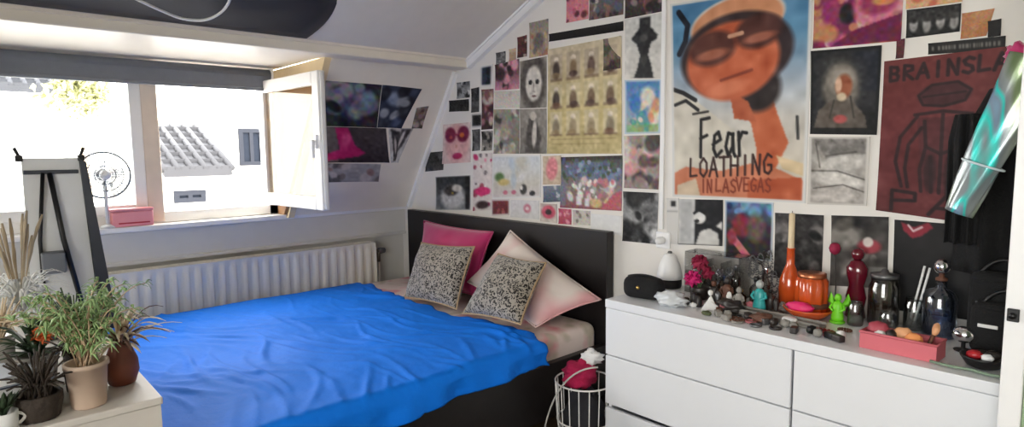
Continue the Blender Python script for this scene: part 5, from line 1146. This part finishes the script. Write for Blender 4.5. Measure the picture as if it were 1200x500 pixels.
for i, (x, y, r, h, m, lb) in enumerate(((-2.20, .24, .034, .085, M_dkpot, 'dark pot of brown twigs behind the cream clay pot'), (-2.42, .27, .045, .12, M_dk, 'tall dark pot of twigs before the grey screen'), (-2.46, .08, .04, .13, M_stone, 'stone grey pot of pale grass at the far left edge'))):
    t = thing('twig_pot', lb, 'plant', (x, y, KZ+.001), 0, 'pots of twigs on the cabinet'); pot(t, r, h, m, False); w = MB()
    for k in range(34):
        a = random.uniform(0, 6.28); q = random.uniform(.01, .085); w.tube(bez((0, 0, h*.85), (q*.3*math.cos(a), q*.3*math.sin(a), h+.06), (q*math.cos(a), q*math.sin(a), h+random.uniform(.02, .15)), 6), .0026, 5)
    for k in range(30):
        a = random.uniform(0, 6.28); q = random.uniform(.02, .09); d = Vector((math.cos(a), math.sin(a), 0)); w.leaf(bez((0, 0, h*.85), d*q*.5+Vector((0, 0, h+.09)), d*q+Vector((0, 0, h+random.uniform(.01, .1))), 6), .011, d.cross(Vector((0, 0, 1))))
    w.build('twigs', [M_dkpot, M_leafd, M_dry][i], t)
# screen seen from behind
tv0 = at(22, 186, 0, -2.92); tv1 = at(100, 186, 0, -2.92); hT = tv0.z-KZ
yc = (tv0.y+tv1.y)/2; hw = (tv1.y-tv0.y)/2
t = thing('display_screen', 'free standing grey screen seen from behind, with a black strut and clips on top', 'screen', (-2.92, yc, KZ+.001), math.radians(-4))
M_tvp = mat('screen_back', rgb(222,224,226), .4, var=.03); M_tvs = mat('screen_shell', rgb(62,66,74), .45, var=.05)
w = MB().prism([(0, -hw, .04), (0, hw*1.05, .04), (0, hw*.78, hT), (0, -hw*.94, hT)], (-.05, 0, 0)); w.build('back_panel', M_tvp, t)
w = MB().prism([(.015, hw*.80, hT-.005), (.015, hw*1.10, .0), (.015, hw*1.62, .0), (.015, hw*1.0, hT-.015)], (-.10, 0, 0)); w.build('side_shell', M_tvs, t)
MB().box((.0, -hw*.92, hT-.06), (.012, hw*.74, hT-.045), .003).build('top_rail', M_tvs, t)
w = MB().tube([(.012, -hw*.35, hT-.055), (.016, -hw*.6, hT*.55), (.02, -hw*.62, .1)], .0065, 8).tube([(.012, -hw*.15, hT-.055), (.018, hw*.1, hT*.55), (.03, hw*.62, .04)], .009, 8); w.build('strut', M_black, t)
MB().box((.0, -hw*.62, .255), (.07, hw*.1, .335), .006).xf(Matrix.Translation((0, 0, 0))).build('port_box', mat('port_box_grey', rgb(110,114,122), .4), t)
MB().box((-.07, -hw*1.0, 0), (.06, hw*1.1, .018), .006).build('foot', M_tvs, t)
for s_, yy in ((-1, -hw*1.0), (1, hw*.86)):
    w = MB().box((-.058, yy-.012, hT-.012), (.012, yy+.012, hT+.012), .004).tube([(-.02, yy, hT+.01), (-.02, yy+s_*.012, hT+.04)], .006, 8); w.build('clip', M_black, t)
# sill things
SZ = ZS+.001
p = at(155, 255, 0, -4.0)
t = thing('pink_box', 'pink plastic box on the window sill below the mullion', 'box', (-4.0, p.y, SZ)); wy = (at(180, 250, 0, -4.0).y-at(131, 250, 0, -4.0).y)/2
M_pp = mat('pale_pink_plastic', rgb(238,156,162), .45, var=.03); w = MB().box((-.035, -wy, 0), (.025, wy, .085), .008, seg=3); w.build('tub', M_pp, t); MB().box((-.038, -wy-.003, .0855), (.028, wy+.003, .102), .006).build('lid', M_pp, t)
MB().box((.0255, -wy*.7, .016), (.0265, wy*.8, .024)).build('stripe', mat('stripe_red', rgb(190,40,60), .4), t)
fcn = at(122, 205, 0, -4.0); M_fan = mat('fan_white', rgb(222,224,226), .4)
t = thing('desk_fan', 'white desk fan on the window sill behind the grey screen', 'fan', (-4.0, fcn.y, SZ)); hz = fcn.z-SZ; R = .125
MB().lathe([(.036, 0), (.038, .006), (.03, .014), (.012, .02)], seg=24).build('base', M_fan, t); MB().tube([(0, 0, .015), (0, 0, hz-.06), (-.03, 0, hz-.02)], .01, 10).build('stand', M_fan, t)
w = MB()
for k in range(36):
    a = 2*math.pi*k/36; c_, s_ = math.cos(a), math.sin(a); w.tube([(.035, .03*c_, hz+.03*s_), (.03, R*.7*c_, hz+R*.7*s_), (.0, R*c_, hz+R*s_), (-.03, R*.7*c_, hz+R*.7*s_), (-.035, .03*c_, hz+.03*s_)], .0016, 5)
for r, x in ((R, 0), (R*.7, .03), (R*.4, .034)): w.tube([(x, r*math.cos(a), hz+r*math.sin(a)) for a in np.linspace(0, 6.283, 41)[:-1]], .006 if r == R else .0028, 6, closed=True)
w.build('grille', mat('fan_wire', rgb(128,132,138), .5), t)
for k in range(4):
    a = k*math.pi/2; w = MB(); u = Vector((0, math.cos(a), math.sin(a))); v = Vector((0, -math.sin(a), math.cos(a))); w.leaf([u*.02+Vector((.004, 0, hz)), u*.06+v*.01+Vector((.008, 0, hz)), u*.105+v*.015+Vector((.002, 0, hz))], .06, v+Vector((.4, 0, 0))); w.build('blade', glass('fan_blade', (.82,.84,.86), .1), t)
MB().lathe([(.026, -.012), (.028, 0), (.02, .016), (0, .02)], seg=20).xf(Matrix.Translation((.03, 0, hz)) @ Matrix.Rotation(math.radians(90), 4, 'Y')).build('hub', M_fan, t); MB().lathe([(.03, -.05), (.035, -.02), (.03, .0)], seg=20).xf(Matrix.Translation((-.015, 0, hz)) @ Matrix.Rotation(math.radians(90), 4, 'Y')).build('motor', M_fan, t)

# ------------------------------------------------------------------ light
W_SKY, EXPO = 9.0, 0.88
wd = bpy.data.worlds.new('sky'); scene.world = wd; wd.use_nodes = True; nt = wd.node_tree; bg = nt.nodes['Background']
tc = nt.nodes.new('ShaderNodeTexCoord'); sp = nt.nodes.new('ShaderNodeSeparateXYZ'); cr = nt.nodes.new('ShaderNodeValToRGB')
e = cr.color_ramp.elements; e[0].position = .0; e[0].color = (1,.975,.93,1); e[1].position = .8; e[1].color = (.96,.965,.97,1)
nt.links.new(tc.outputs['Generated'], sp.inputs[0]); nt.links.new(sp.outputs['Z'], cr.inputs[0]); nt.links.new(cr.outputs[0], bg.inputs[0]); bg.inputs[1].default_value = W_SKY
def portal(name, loc, rot, sx, sy):
    l = bpy.data.lights.new(name, 'AREA'); l.shape = 'RECTANGLE'; l.size = sx; l.size_y = sy; l.cycles.is_portal = True
    o = bpy.data.objects.new(name, l); COL.objects.link(o); o.location = loc; o.rotation_euler = rot
portal('window_portal', (-4.13, 0, 1.49), (0, math.radians(-90), 0), .95, 3.3)
portal('rear_window_portal', (.1, -2.07, 1.5), (math.radians(90), 0, 0), 2.0, 1.4)
vs_ = scene.view_settings; vs_.view_transform = 'Standard'; vs_.look = 'None'; vs_.gamma = 1; vs_.exposure = EXPO; vs_.use_curve_mapping = False
scene.cycles.max_bounces = 10; scene.cycles.diffuse_bounces = 6; scene.cycles.glossy_bounces = 4; scene.cycles.transparent_max_bounces = 16; scene.cycles.caustics_reflective = False; scene.cycles.caustics_refractive = False; scene.cycles.sample_clamp_indirect = 8
